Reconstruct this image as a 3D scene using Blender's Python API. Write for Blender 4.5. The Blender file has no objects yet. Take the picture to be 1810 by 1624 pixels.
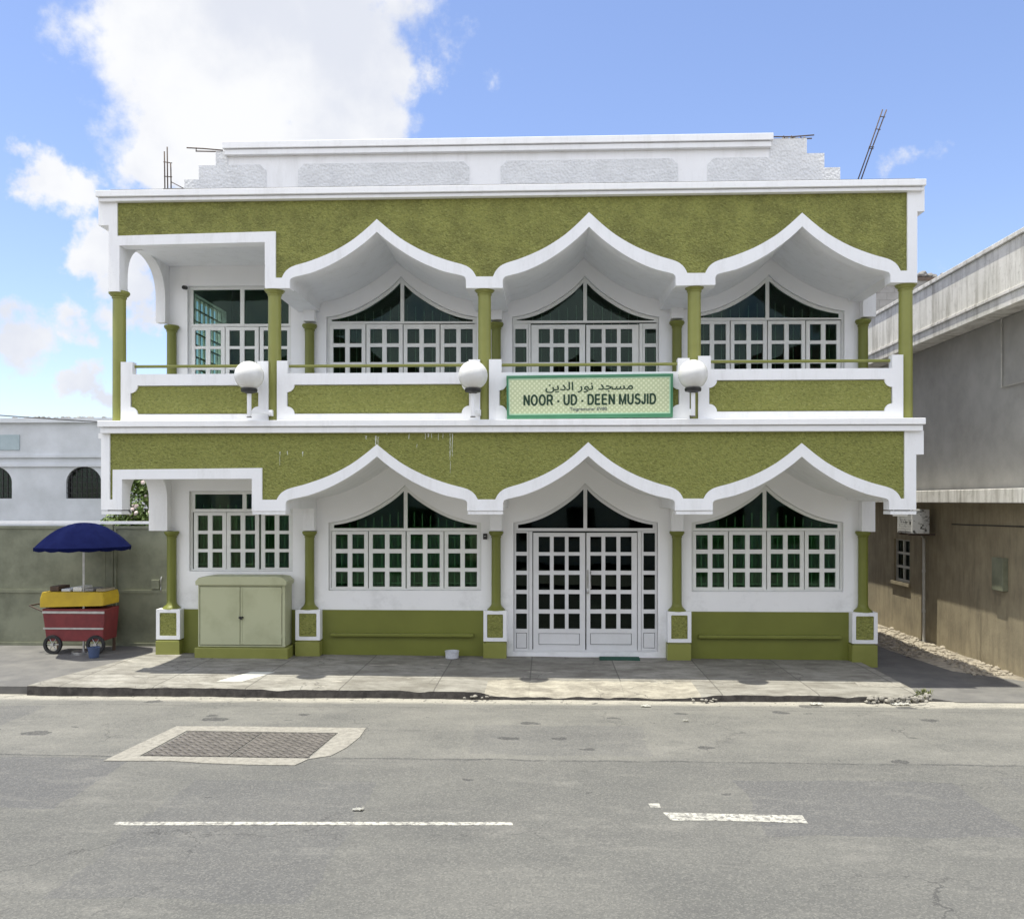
import bpy, bmesh, math, random
from mathutils import Vector, Matrix
from mathutils.geometry import tessellate_polygon
random.seed(7)
R = math.radians
scene = bpy.context.scene
COL = scene.collection

# ------------------------------------------------------------------ camera
FOC, HOR, EYE = 1562.0, 885.0, 2.7          # focal length in photo pixels, horizon row, eye height
YAW = math.atan(61.0 / FOC)
CA, SA = math.cos(YAW), math.sin(YAW)
cam_data = bpy.data.cameras.new('camera')
cam = bpy.data.objects.new('camera', cam_data)
COL.objects.link(cam)
cam.location = (0, 0, EYE)
cam.rotation_euler = (R(90), 0, YAW)
cam_data.sensor_fit = 'HORIZONTAL'
cam_data.sensor_width = 36
cam_data.lens = FOC / 1810 * 36
cam_data.shift_y = (HOR - 812) / 1810
cam_data.clip_end = 3000
cam_data.clip_start = 0.05
scene.camera = cam

# ------------------------------------------------------------------ light
SUN_DIR = Vector((-math.tan(R(11.3)), -math.tan(R(1.6)), 1)).normalized()   # towards the sun
sun_data = bpy.data.lights.new('sun', 'SUN')
sun_data.energy = 3.0
sun_data.angle = R(0.53)
sun_data.color = (1.0, 0.965, 0.84)
sun = bpy.data.objects.new('sun', sun_data)
COL.objects.link(sun)
sun.rotation_euler = SUN_DIR.to_track_quat('Z', 'Y').to_euler()
sun.location = (0, 0, 60)
SKY_STRENGTH = 0.15
scene.view_settings.view_transform = 'Standard'
scene.view_settings.look = 'None'
scene.view_settings.exposure = 1.15
scene.view_settings.gamma = 1
scene.view_settings.use_curve_mapping = False


def view_dir(u, v):
    a, b = (u - 905) / FOC, (HOR - v) / FOC
    return Vector((CA * a - SA, SA * a + CA, b)).normalized()


def make_world():
    w = bpy.data.worlds.new('World')
    scene.world = w
    w.use_nodes = True
    nt = w.node_tree
    N, L = nt.nodes, nt.links
    N.clear()
    out = N.new('ShaderNodeOutputWorld')
    bg = N.new('ShaderNodeBackground')
    bg.inputs['Strength'].default_value = SKY_STRENGTH
    L.new(bg.outputs[0], out.inputs[0])
    sky = N.new('ShaderNodeTexSky')
    sky.sky_type = 'NISHITA'
    sky.sun_disc = False
    sky.sun_elevation = math.asin(SUN_DIR.z)
    sky.sun_rotation = math.atan2(SUN_DIR.x, SUN_DIR.y)
    sky.altitude = 0
    sky.air_density = 1.0
    sky.dust_density = 0.6
    sky.ozone_density = 1.0
    tint = N.new('ShaderNodeMix'); tint.data_type = 'RGBA'; tint.blend_type = 'MULTIPLY'
    tint.inputs[0].default_value = 1
    tint.inputs['B'].default_value = (.615, .595, .665, 1)
    L.new(sky.outputs[0], tint.inputs['A'])
    tc = N.new('ShaderNodeTexCoord')
    blobs = [((330, 225), .075), ((430, 180), .11), ((560, 150), .125), ((680, 165), .075), ((600, 230), .10), ((270, 285), .055),
             ((450, 290), .12), ((350, 60), .16), ((560, 20), .16), ((178, 440), .04), ((235, 530), .045), ((150, 580), .04), ((215, 470), .035), ((170, 690), .03),
             ((90, 330), .045), ((60, 600), .05), ((120, 290), .025),
             ((845, 165), .03), ((770, 205), .022), ((1600, 270), .038), ((1570, 290), .034), ((1545, 305), .025), ((1640, 247), .038), ((1680, 235), .03)]
    wn = N.new('ShaderNodeTexNoise'); wn.inputs['Scale'].default_value = 9; wn.inputs['Detail'].default_value = 6; wn.inputs['Roughness'].default_value = .6
    L.new(tc.outputs['Generated'], wn.inputs['Vector'])
    wc = N.new('ShaderNodeVectorMath'); wc.operation = 'SUBTRACT'; L.new(wn.outputs['Color'], wc.inputs[0]); wc.inputs[1].default_value = (.5, .5, .5)
    wa = N.new('ShaderNodeVectorMath'); wa.operation = 'MULTIPLY_ADD'; L.new(wc.outputs[0], wa.inputs[0]); wa.inputs[1].default_value = (.16, .16, .16); L.new(tc.outputs['Generated'], wa.inputs[2])
    prev = None
    for (u, v), r in blobs:
        d = N.new('ShaderNodeVectorMath'); d.operation = 'DISTANCE'
        L.new(wa.outputs[0], d.inputs[0])
        d.inputs[1].default_value = view_dir(u, v)
        mr = N.new('ShaderNodeMapRange')
        mr.inputs['From Min'].default_value = 0
        mr.inputs['From Max'].default_value = r * 1.25
        mr.inputs['To Min'].default_value = 1.0 if (r > .036 and u < 1500) or v > 400 else .56 if u > 1500 else 0.36
        mr.inputs['To Max'].default_value = 0
        L.new(d.outputs['Value'], mr.inputs['Value'])
        if prev is None:
            prev = mr.outputs[0]
        else:
            m = N.new('ShaderNodeMath'); m.operation = 'SMOOTH_MAX'; m.inputs[2].default_value = .15
            L.new(prev, m.inputs[0]); L.new(mr.outputs[0], m.inputs[1])
            prev = m.outputs[0]

    def noise(scale, detail, rough, off=0.0):
        n = N.new('ShaderNodeTexNoise'); n.noise_dimensions = '4D'
        n.inputs['Scale'].default_value = scale
        n.inputs['Detail'].default_value = detail
        n.inputs['Roughness'].default_value = rough
        n.inputs['W'].default_value = off
        L.new(tc.outputs['Generated'], n.inputs['Vector'])
        return n.outputs[0]

    def math_(op, a, b, c=None):
        m = N.new('ShaderNodeMath'); m.operation = op
        for i, x in enumerate((a, b, c)):
            if x is None: continue
            if isinstance(x, (int, float)): m.inputs[i].default_value = x
            else: L.new(x, m.inputs[i])
        return m.outputs[0]
    n1 = noise(11, 11, .63)
    big = noise(2.2, 6, .55, 3.0)
    # clouds elsewhere in the sky (those behind the viewer are added as fill light)
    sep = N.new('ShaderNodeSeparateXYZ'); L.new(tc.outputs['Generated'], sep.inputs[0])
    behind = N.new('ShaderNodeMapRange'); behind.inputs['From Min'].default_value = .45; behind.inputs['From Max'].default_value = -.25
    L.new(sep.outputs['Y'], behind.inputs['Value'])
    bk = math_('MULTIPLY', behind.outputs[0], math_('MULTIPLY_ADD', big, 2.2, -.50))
    m = math_('MAXIMUM', prev, bk)
    val = math_('MULTIPLY_ADD', math_('SUBTRACT', n1, .5), 1.35, m)
    cm = N.new('ShaderNodeMapRange'); cm.interpolation_type = 'SMOOTHSTEP'
    cm.inputs['From Min'].default_value = .28; cm.inputs['From Max'].default_value = .62
    L.new(val, cm.inputs['Value'])
    n2 = noise(7, 7, .55, 11.0)
    shade = N.new('ShaderNodeMapRange'); shade.interpolation_type = 'SMOOTHSTEP'
    shade.inputs['From Min'].default_value = .35; shade.inputs['From Max'].default_value = .62
    L.new(n2, shade.inputs['Value'])
    cc = N.new('ShaderNodeMix'); cc.data_type = 'RGBA'
    cc.inputs['A'].default_value = CLOUD_DIM; cc.inputs['B'].default_value = CLOUD_LIT
    L.new(shade.outputs[0], cc.inputs[0])
    # unseen clouds behind the viewer are boosted as fill for the shaded facade
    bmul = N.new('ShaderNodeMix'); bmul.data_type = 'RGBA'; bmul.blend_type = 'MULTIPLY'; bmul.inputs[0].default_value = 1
    gain = math_('MULTIPLY_ADD', behind.outputs[0], BACK_FILL_GAIN, 1.0)
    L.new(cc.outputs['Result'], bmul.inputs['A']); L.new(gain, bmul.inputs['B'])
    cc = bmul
    mix = N.new('ShaderNodeMix'); mix.data_type = 'RGBA'
    L.new(cm.outputs[0], mix.inputs[0]); L.new(tint.outputs['Result'], mix.inputs['A']); L.new(cc.outputs['Result'], mix.inputs['B'])
    L.new(mix.outputs['Result'], bg.inputs['Color'])
    w.cycles.sampling_method = 'MANUAL'
    w.cycles.sample_map_resolution = 1024


CLOUD_DIM = (2.35, 2.45, 2.72, 1)
CLOUD_LIT = (2.95, 2.98, 3.05, 1)
BACK_FILL_GAIN = .9
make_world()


# ------------------------------------------------------------------ photo measurements -> places on real planes
def P(u, v, Y):
    """point seen at photo pixel (u,v) lying on the wall plane y = Y -> (x, z)"""
    a = (u - 905) / FOC
    x = Y * (CA * a - SA) / (CA + a * SA)
    dep = -x * SA + Y * CA
    return x, EYE - (v - HOR) * dep / FOC


def PX(u, Y): return P(u, HOR, Y)[0]


def G(u, v, z=0.0):
    """point of the level z seen at photo pixel (u,v) -> (x, y)"""
    dep = FOC * (EYE - z) / (v - HOR)
    lat = (u - 905) / FOC * dep
    return lat * CA - dep * SA, lat * SA + dep * CA


# ------------------------------------------------------------------ materials
def mat(name, base, rough=.6, var=None, vscale=3.0, vlo=.35, vhi=.65, bump=0, bscale=40, bdetail=4, metallic=0, spec=.4, extra=None, vstretch=None, detail=6, bdist=.01):
    """procedural paint / stone: a base colour broken by noise towards the colour var, with a noise bump"""
    m = bpy.data.materials.new(name)
    m.use_nodes = True
    nt = m.node_tree; N, L = nt.nodes, nt.links
    b = N['Principled BSDF']
    b.inputs['Roughness'].default_value = rough
    b.inputs['Metallic'].default_value = metallic
    b.inputs['Specular IOR Level'].default_value = spec
    b.inputs['Base Color'].default_value = (*base, 1)
    geo = N.new('ShaderNodeNewGeometry')
    vec = geo.outputs['Position']
    if vstretch:
        mp = N.new('ShaderNodeMapping'); mp.inputs['Scale'].default_value = vstretch
        L.new(vec, mp.inputs[0]); vec2 = mp.outputs[0]
    else: vec2 = vec
    col = None
    if var:
        n = N.new('ShaderNodeTexNoise'); n.inputs['Scale'].default_value = vscale; n.inputs['Detail'].default_value = detail; n.inputs['Roughness'].default_value = .62
        L.new(vec2, n.inputs['Vector'])
        mr = N.new('ShaderNodeMapRange'); mr.inputs['From Min'].default_value = vlo; mr.inputs['From Max'].default_value = vhi
        L.new(n.outputs[0], mr.inputs['Value'])
        mx = N.new('ShaderNodeMix'); mx.data_type = 'RGBA'
        mx.inputs['A'].default_value = (*base, 1); mx.inputs['B'].default_value = (*var, 1)
        L.new(mr.outputs[0], mx.inputs[0])
        col = mx.outputs['Result']
        L.new(col, b.inputs['Base Color'])
    if bump:
        n = N.new('ShaderNodeTexNoise'); n.inputs['Scale'].default_value = bscale; n.inputs['Detail'].default_value = bdetail; n.inputs['Roughness'].default_value = .6
        L.new(vec, n.inputs['Vector'])
        bp = N.new('ShaderNodeBump'); bp.inputs['Strength'].default_value = bump; bp.inputs['Distance'].default_value = bdist
        L.new(n.outputs[0], bp.inputs['Height'])
        L.new(bp.outputs[0], b.inputs['Normal'])
    if extra: extra(m, N, L, b, col, vec)
    return m


def mixcol(N, L, fac, a, bcol, mode='MIX'):
    mx = N.new('ShaderNodeMix'); mx.data_type = 'RGBA'; mx.blend_type = mode
    for sock, x in ((mx.inputs[0], fac), (mx.inputs['A'], a), (mx.inputs['B'], bcol)):
        if isinstance(x, (int, float)): sock.default_value = x
        elif isinstance(x, tuple): sock.default_value = (*x, 1)
        else: L.new(x, sock)
    return mx.outputs['Result']


def tex(N, L, vec, scale, detail=5, rough=.6, lo=.4, hi=.6, stretch=None, dist=0):
    if stretch:
        mp = N.new('ShaderNodeMapping'); mp.inputs['Scale'].default_value = stretch
        L.new(vec, mp.inputs[0]); vec = mp.outputs[0]
    n = N.new('ShaderNodeTexNoise'); n.inputs['Scale'].default_value = scale; n.inputs['Detail'].default_value = detail; n.inputs['Roughness'].default_value = rough; n.inputs['Distortion'].default_value = dist
    L.new(vec, n.inputs['Vector'])
    mr = N.new('ShaderNodeMapRange'); mr.inputs['From Min'].default_value = lo; mr.inputs['From Max'].default_value = hi
    L.new(n.outputs[0], mr.inputs['Value'])
    return mr.outputs[0]


def M(N, L, op, a, b=0.0, c=None):
    m = N.new('ShaderNodeMath'); m.operation = op
    for i, x in enumerate((a, b, c)):
        if x is None: continue
        if isinstance(x, (int, float)): m.inputs[i].default_value = x
        else: L.new(x, m.inputs[i])
    return m.outputs[0]


def stucco_extra(m, N, L, b, col, vec):
    # trowelled, dashed render: fine grit with raked clumps over it
    fine = N.new('ShaderNodeTexVoronoi'); fine.inputs['Scale'].default_value = 42; fine.feature = 'SMOOTH_F1'
    mp = N.new('ShaderNodeMapping'); mp.inputs['Rotation'].default_value = (0, R(-38), 0); mp.inputs['Scale'].default_value = (.82, 1, 1.12)
    L.new(vec, mp.inputs[0]); L.new(mp.outputs[0], fine.inputs['Vector'])
    cl = tex(N, L, mp.outputs[0], 9, 6, .7, .25, .75)
    h = M(N, L, 'ADD', M(N, L, 'MULTIPLY', fine.outputs['Distance'], -.9), M(N, L, 'MULTIPLY', cl, .9))
    bp = N.new('ShaderNodeBump'); bp.inputs['Strength'].default_value = .9; bp.inputs['Distance'].default_value = .03
    L.new(h, bp.inputs['Height']); L.new(bp.outputs[0], b.inputs['Normal'])
    pit = tex(N, L, mp.outputs[0], 24, 5, .7, .48, .66)  # shade of the rough relief painted into the colour, as dark flecks
    c2 = mixcol(N, L, M(N, L, 'MULTIPLY', pit, .68), col, (.11, .117, .028))
    painted_hi = tex(N, L, mp.outputs[0], 29, 3, .6, .54, .66)  # highlights of the relief painted into the colour, as pale flecks
    c3 = mixcol(N, L, M(N, L, 'MULTIPLY', painted_hi, .55), c2, (.355, .365, .12))
    L.new(c3, b.inputs['Base Color'])


GREEN = (.178, .195, .036)
M_STUCCO = mat('green_rough_render', (.27, .283, .072), .75, (.235, .247, .06), 1.6, .35, .68, extra=stucco_extra)
M_STUCCO_OLD = mat('green_rough_render_patchy', (.268, .277, .072), .75, (.19, .194, .05), 3.2, .40, .62, extra=stucco_extra)
M_GREEN = mat('green_gloss_paint', GREEN, .42, (.152, .166, .03), 1.3, .35, .7, bump=.08, bscale=30)
M_GREEN_COL = mat('green_column_paint', (.25, .26, .066), .38, (.215, .224, .052), 2.0, .4, .7, bump=.05, bscale=25)


def white_extra(m, N, L, b, col, vec):
    # faint grey weathering in vertical runs
    st = tex(N, L, vec, 2.6, 8, .72, .50, .76, (1.8, 1.8, .32))
    fl = tex(N, L, vec, 22, 3, .6, .62, .75)
    c = mixcol(N, L, M(N, L, 'MULTIPLY', st, .34), col, (.52, .515, .49))
    c = mixcol(N, L, M(N, L, 'MULTIPLY', fl, .16), c, (.42, .42, .40))
    L.new(c, b.inputs['Base Color'])


M_WHITE = mat('white_masonry_paint', (.85, .855, .865), .55, (.81, .815, .825), 1.2, .35, .7, bump=.12, bscale=14, extra=white_extra)


def lowwall_extra(m, N, L, b, col, vec):
    st = tex(N, L, vec, 1.7, 7, .7, .50, .78, (1.0, 1.0, 1.3))
    sp = N.new('ShaderNodeSeparateXYZ'); L.new(vec, sp.inputs[0])
    band = N.new('ShaderNodeMapRange'); band.inputs['From Min'].default_value = 1.35; band.inputs['From Max'].default_value = 1.0; band.interpolation_type = 'SMOOTHSTEP'
    L.new(sp.outputs['Z'], band.inputs['Value'])
    f = M(N, L, 'MULTIPLY', M(N, L, 'MULTIPLY', st, band.outputs[0]), .5)
    c = mixcol(N, L, f, col, (.46, .46, .45))
    L.new(c, b.inputs['Base Color'])


M_WALL = mat('white_wall_paint', (.90, .902, .905), .5, (.86, .865, .87), .9, .35, .7, bump=.12, bscale=9, extra=lowwall_extra)


def rough_white_extra(m, N, L, b, col, vec):
    v = N.new('ShaderNodeTexVoronoi'); v.inputs['Scale'].default_value = 22; v.feature = 'F1'
    L.new(vec, v.inputs['Vector'])
    cl = tex(N, L, vec, 12, 5, .7, .2, .8)
    h = M(N, L, 'ADD', v.outputs['Distance'], M(N, L, 'MULTIPLY', cl, .8))
    bp = N.new('ShaderNodeBump'); bp.inputs['Strength'].default_value = .6; bp.inputs['Distance'].default_value = .02
    L.new(h, bp.inputs['Height']); L.new(bp.outputs[0], b.inputs['Normal'])
    pit = tex(N, L, vec, 24, 4, .7, .5, .72)
    c = mixcol(N, L, M(N, L, 'MULTIPLY', pit, .35), col, (.50, .50, .49))
    L.new(c, b.inputs['Base Color'])


M_WHITE_ROUGH = mat('white_rough_render', (.74, .75, .76), .8, (.66, .67, .68), 3, .4, .65, extra=rough_white_extra)
M_FRAME = mat('white_aluminium_frame', (.79, .80, .77), .35, (.73, .74, .71), 5, .4, .7, bump=.03, bscale=30, spec=.5)
M_DOOR = mat('white_door_enamel', (.74, .745, .75), .35, (.68, .68, .68), 4, .4, .75, bump=.03, bscale=30)
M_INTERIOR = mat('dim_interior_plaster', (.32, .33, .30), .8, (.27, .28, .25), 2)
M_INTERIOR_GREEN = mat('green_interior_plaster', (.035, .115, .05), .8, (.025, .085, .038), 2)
M_CURTAIN = mat('pale_green_curtain', (.62, .70, .56), .85, (.40, .48, .36), 6, .35, .65, vstretch=(4, 4, .3))
M_GRILLE = mat('painted_window_grille', (.55, .58, .52), .5, (.45, .48, .42), 10)
M_STEEL = mat('brushed_steel', (.55, .55, .54), .32, (.42, .42, .41), 8, metallic=.9)
M_BLACK = mat('black_plastic', (.015, .015, .016), .45, (.03, .03, .03), 12)
M_RUST = mat('rusty_rebar', (.11, .075, .055), .8, (.06, .05, .045), 25)
M_BLOCK = mat('bare_concrete_block', (.30, .29, .27), .9, (.16, .155, .15), 8, bump=.6, bscale=40)
M_ROOF = mat('bituminous_roof', (.07, .07, .07), .9, (.11, .105, .10), 2)
M_STAIN = mat('white_paint_drip', (.62, .64, .58), .6, (.48, .50, .36), 22, .4, .65)


def glass_mat(name, tint, rough=.015, ior=1.30):
    m = bpy.data.materials.new(name); m.use_nodes = True
    nt = m.node_tree; N, L = nt.nodes, nt.links
    N.clear()
    out = N.new('ShaderNodeOutputMaterial')
    tr = N.new('ShaderNodeBsdfTransparent'); tr.inputs[0].default_value = (*tint, 1)
    gl = N.new('ShaderNodeBsdfGlossy'); gl.inputs['Roughness'].default_value = rough
    gl.inputs['Color'].default_value = (.82, 1, .92, 1)
    fr = N.new('ShaderNodeFresnel'); fr.inputs['IOR'].default_value = ior
    geo = N.new('ShaderNodeNewGeometry')
    nz = N.new('ShaderNodeTexNoise'); nz.inputs['Scale'].default_value = 1.7; nz.inputs['Detail'].default_value = 1
    L.new(geo.outputs['Position'], nz.inputs['Vector'])
    bp = N.new('ShaderNodeBump'); bp.inputs['Strength'].default_value = .12; bp.inputs['Distance'].default_value = .02
    L.new(nz.outputs[0], bp.inputs['Height']); L.new(bp.outputs[0], gl.inputs['Normal'])
    mx = N.new('ShaderNodeMixShader')
    L.new(fr.outputs[0], mx.inputs[0]); L.new(tr.outputs[0], mx.inputs[1]); L.new(gl.outputs[0], mx.inputs[2])
    L.new(mx.outputs[0], out.inputs[0])
    return m


M_GLASS = glass_mat('green_tinted_glass', (.60, .80, .63))
M_GLASS_DARK = glass_mat('dark_tinted_glass', (.36, .42, .38))
M_GLASS_UP = glass_mat('upper_tinted_glass', (.50, .62, .54))


def pavement_extra(m, N, L, b, col, vec):
    sp = N.new('ShaderNodeSeparateXYZ'); L.new(vec, sp.inputs[0])
    br = N.new('ShaderNodeTexBrick')
    mp = N.new('ShaderNodeMapping'); mp.inputs['Location'].default_value = (.25, -12.95 * 0, 0)
    L.new(vec, mp.inputs[0]); L.new(mp.outputs[0], br.inputs['Vector'])
    br.offset = 0; br.squash = 1
    br.inputs['Scale'].default_value = 1
    br.inputs['Brick Width'].default_value = 1.37
    br.inputs['Row Height'].default_value = 1.93
    br.inputs['Mortar Size'].default_value = .011
    br.inputs['Mortar Smooth'].default_value = .4
    br.inputs['Color1'].default_value = (0, 0, 0, 1); br.inputs['Color2'].default_value = (1, 1, 1, 1); br.inputs['Mortar'].default_value = (.5, .5, .5, 1)
    big = tex(N, L, vec, 1.3, 9, .72, .42, .62, (1, 1.8, 1))
    med = tex(N, L, vec, 5, 8, .72, .45, .7, (.7, 1.5, 1))
    fine = tex(N, L, vec, 60, 4, .6, .35, .7)
    c = mixcol(N, L, M(N, L, 'MULTIPLY', br.outputs['Color'], .9), (.245, .235, .207), (.345, .33, .293))
    c = mixcol(N, L, M(N, L, 'MULTIPLY', big, .8), c, (.135, .124, .103))
    c = mixcol(N, L, M(N, L, 'MULTIPLY', med, .62), c, (.095, .088, .073))
    c = mixcol(N, L, M(N, L, 'MULTIPLY', fine, .22), c, (.14, .135, .12))
    wt = tex(N, L, vec, 2.2, 6, .65, .62, .68, (.6, 1.6, 1))
    c = mixcol(N, L, M(N, L, 'MULTIPLY', wt, .6), c, (.52, .49, .42))
    c = mixcol(N, L, M(N, L, 'MULTIPLY', br.outputs['Fac'], .75), c, (.085, .08, .07))
    ramp = M(N, L, 'MULTIPLY', M(N, L, 'COMPARE', sp.outputs['X'], (PX(845, 12.7) + PX(1250, 12.7)) / 2, (PX(1250, 12.7) - PX(845, 12.7)) / 2 - .1), M(N, L, 'LESS_THAN', M(N, L, 'ADD', sp.outputs['Y'], M(N, L, 'MULTIPLY', med, .18)), 13.5))
    rw = tex(N, L, vec, 3.2, 9, .74, .36, .62, (.8, 1.2, 1))
    c = mixcol(N, L, M(N, L, 'MULTIPLY', ramp, .85), c, mixcol(N, L, rw, (.40, .372, .305), (.175, .158, .128)))
    pv = N.new('ShaderNodeTexVoronoi'); pv.feature = 'DISTANCE_TO_EDGE'; pv.inputs['Scale'].default_value = .9
    pn = N.new('ShaderNodeTexNoise'); pn.inputs['Scale'].default_value = 4; pn.inputs['Detail'].default_value = 5; L.new(vec, pn.inputs['Vector'])
    pw = N.new('ShaderNodeVectorMath'); pw.operation = 'MULTIPLY_ADD'; L.new(pn.outputs['Color'], pw.inputs[0]); pw.inputs[1].default_value = (.5, .5, 0); L.new(vec, pw.inputs[2])
    L.new(pw.outputs[0], pv.inputs['Vector'])
    c = mixcol(N, L, M(N, L, 'MULTIPLY', M(N, L, 'MULTIPLY', M(N, L, 'LESS_THAN', pv.outputs['Distance'], .006), tex(N, L, vec, .9, 3, .5, .5, .58)), .6), c, (.06, .055, .05))
    # kerb face: a dark old painted edge
    kf = N.new('ShaderNodeNewGeometry')
    sn = N.new('ShaderNodeSeparateXYZ'); L.new(kf.outputs['True Normal'], sn.inputs[0])
    face = M(N, L, 'LESS_THAN', sn.outputs['Z'], .5)
    wear = tex(N, L, vec, 7, 6, .7, .38, .62)
    kerbcol = mixcol(N, L, wear, (.036, .032, .030), (.075, .068, .062))
    c = mixcol(N, L, face, c, kerbcol)
    L.new(c, b.inputs['Base Color'])
    cr = tex(N, L, vec, 18, 8, .7, .2, .8)
    bp = N.new('ShaderNodeBump'); bp.inputs['Strength'].default_value = .5; bp.inputs['Distance'].default_value = .012
    L.new(M(N, L, 'SUBTRACT', cr, br.outputs['Fac']), bp.inputs['Height']); L.new(bp.outputs[0], b.inputs['Normal'])


M_PAVE = mat('worn_concrete_pavement', (.35, .33, .29), .85, extra=pavement_extra)


def road_extra(m, N, L, b, col, vec):
    sp = N.new('ShaderNodeSeparateXYZ'); L.new(vec, sp.inputs[0])
    y = sp.outputs['Y']; x = sp.outputs['X']
    wob = tex(N, L, vec, 1.1, 5, .6, 0, 1)
    yy = M(N, L, 'ADD', y, M(N, L, 'MULTIPLY_ADD', wob, .22, -.11))
    lane = N.new('ShaderNodeMapRange'); lane.inputs['From Min'].default_value = 9.68; lane.inputs['From Max'].default_value = 9.76
    L.new(yy, lane.inputs['Value'])
    c = mixcol(N, L, lane.outputs[0], (.132, .130, .120), (.170, .166, .150))
    big = tex(N, L, vec, .55, 8, .7, .38, .66, (1, 1.6, 1))
    c = mixcol(N, L, M(N, L, 'MULTIPLY', big, .75), c, (.095, .095, .091))
    # rectangular reinstatement patches
    ed = M(N, L, 'MULTIPLY_ADD', wob, .3, -.15)
    for x0_, x1_, y0_, y1_, am in ((-6.4, -4.55, 8.0, 9.62, .7), (-3.6, -1.7, 6.2, 8.9, .4), (1.9, 4.1, 7.6, 9.1, .6), (-.9, 1.2, 9.9, 11.2, .3), (4.6, 9.5, 5.0, 9.3, .22), (-9.5, -6.9, 10.2, 12.0, .4)):
        ins = M(N, L, 'MULTIPLY', M(N, L, 'COMPARE', M(N, L, 'ADD', x, ed), (x0_ + x1_) / 2, (x1_ - x0_) / 2), M(N, L, 'COMPARE', M(N, L, 'ADD', y, ed), (y0_ + y1_) / 2, (y1_ - y0_) / 2))
        c = mixcol(N, L, M(N, L, 'MULTIPLY', ins, am), c, (.092, .092, .096))
    stn = tex(N, L, vec, 1.7, 7, .72, .56, .7, (.7, 1.1, 1))
    c = mixcol(N, L, M(N, L, 'MULTIPLY', stn, .4), c, (.075, .074, .074))
    tyre = tex(N, L, vec, 1.2, 5, .6, .5, .72, (.12, 1.9, 1))
    c = mixcol(N, L, M(N, L, 'MULTIPLY', tyre, .35), c, (.10, .098, .095))
    dust = tex(N, L, vec, 2.3, 7, .7, .54, .74, (.45, 1.2, 1))
    c = mixcol(N, L, M(N, L, 'MULTIPLY', dust, .38), c, (.25, .24, .215))
    # old resurfacing seam
    seam = M(N, L, 'COMPARE', yy, 9.70, .022)
    sbr = tex(N, L, vec, 3, 4, .6, .35, .5)
    c = mixcol(N, L, M(N, L, 'MULTIPLY', seam, M(N, L, 'MULTIPLY', sbr, .65)), c, (.05, .05, .052))
    seam2 = M(N, L, 'COMPARE', yy, 12.12, .02)
    c = mixcol(N, L, M(N, L, 'MULTIPLY', seam2, M(N, L, 'MULTIPLY', sbr, .4)), c, (.075, .072, .068))
    # pale gritty gutter
    gut = N.new('ShaderNodeMapRange'); gut.inputs['From Min'].default_value = 12.30; gut.inputs['From Max'].default_value = 12.46
    L.new(yy, gut.inputs['Value'])
    grit = tex(N, L, vec, 9, 6, .7, .3, .6, (.5, 1, 1))
    c = mixcol(N, L, M(N, L, 'MULTIPLY', gut.outputs[0], M(N, L, 'MULTIPLY_ADD', grit, .5, .45)), c, (.36, .34, .29))
    # tar spots, stretched along the street
    vo = N.new('ShaderNodeTexVoronoi'); vo.inputs['Scale'].default_value = 1.0; vo.inputs['Randomness'].default_value = 1
    mp = N.new('ShaderNodeMapping'); mp.inputs['Scale'].default_value = (1.5, 2.7, 1)
    wv = N.new('ShaderNodeVectorMath'); wv.operation = 'MULTIPLY_ADD'
    nz = N.new('ShaderNodeTexNoise'); nz.inputs['Scale'].default_value = 5; nz.inputs['Detail'].default_value = 4
    L.new(vec, nz.inputs['Vector']); L.new(nz.outputs['Color'], wv.inputs[0]); wv.inputs[1].default_value = (.22, .22, 0); L.new(vec, wv.inputs[2])
    L.new(wv.outputs[0], mp.inputs[0]); L.new(mp.outputs[0], vo.inputs['Vector'])
    rnd = N.new('ShaderNodeSeparateColor'); L.new(vo.outputs['Color'], rnd.inputs[0])
    far = N.new('ShaderNodeMapRange'); far.inputs['From Min'].default_value = 9.6; far.inputs['From Max'].default_value = 10.6; far.inputs['To Min'].default_value = .35
    L.new(y, far.inputs['Value'])
    size = M(N, L, 'MULTIPLY', M(N, L, 'MULTIPLY', rnd.outputs[0], rnd.outputs[1]), M(N, L, 'MULTIPLY', far.outputs[0], .46))
    spot = M(N, L, 'LESS_THAN', vo.outputs['Distance'], size)
    c = mixcol(N, L, M(N, L, 'MULTIPLY', spot, .72), c, (.045, .045, .047))
    # fine meandering cracks
    cv = N.new('ShaderNodeTexVoronoi'); cv.feature = 'DISTANCE_TO_EDGE'; cv.inputs['Scale'].default_value = .75
    cw = N.new('ShaderNodeVectorMath'); cw.operation = 'MULTIPLY_ADD'; L.new(nz.outputs['Color'], cw.inputs[0]); cw.inputs[1].default_value = (.5, .5, 0); L.new(vec, cw.inputs[2])
    L.new(cw.outputs[0], cv.inputs['Vector'])
    crk = M(N, L, 'MULTIPLY', M(N, L, 'LESS_THAN', cv.outputs['Distance'], .006), tex(N, L, vec, .5, 3, .5, .5, .6))
    c = mixcol(N, L, M(N, L, 'MULTIPLY', crk, .6), c, (.05, .05, .05))
    ag = N.new('ShaderNodeTexVoronoi'); ag.inputs['Scale'].default_value = 75; L.new(vec, ag.inputs['Vector'])
    ac = N.new('ShaderNodeSeparateColor'); L.new(ag.outputs['Color'], ac.inputs[0])
    stone = M(N, L, 'GREATER_THAN', ac.outputs[0], .72)
    c = mixcol(N, L, M(N, L, 'MULTIPLY', stone, .19), c, (.29, .28, .25))
    pit = M(N, L, 'LESS_THAN', ac.outputs[1], .25)
    c = mixcol(N, L, M(N, L, 'MULTIPLY', pit, .24), c, (.05, .05, .05))
    L.new(c, b.inputs['Base Color'])
    bp = N.new('ShaderNodeBump'); bp.inputs['Strength'].default_value = .45; bp.inputs['Distance'].default_value = .006
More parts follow.
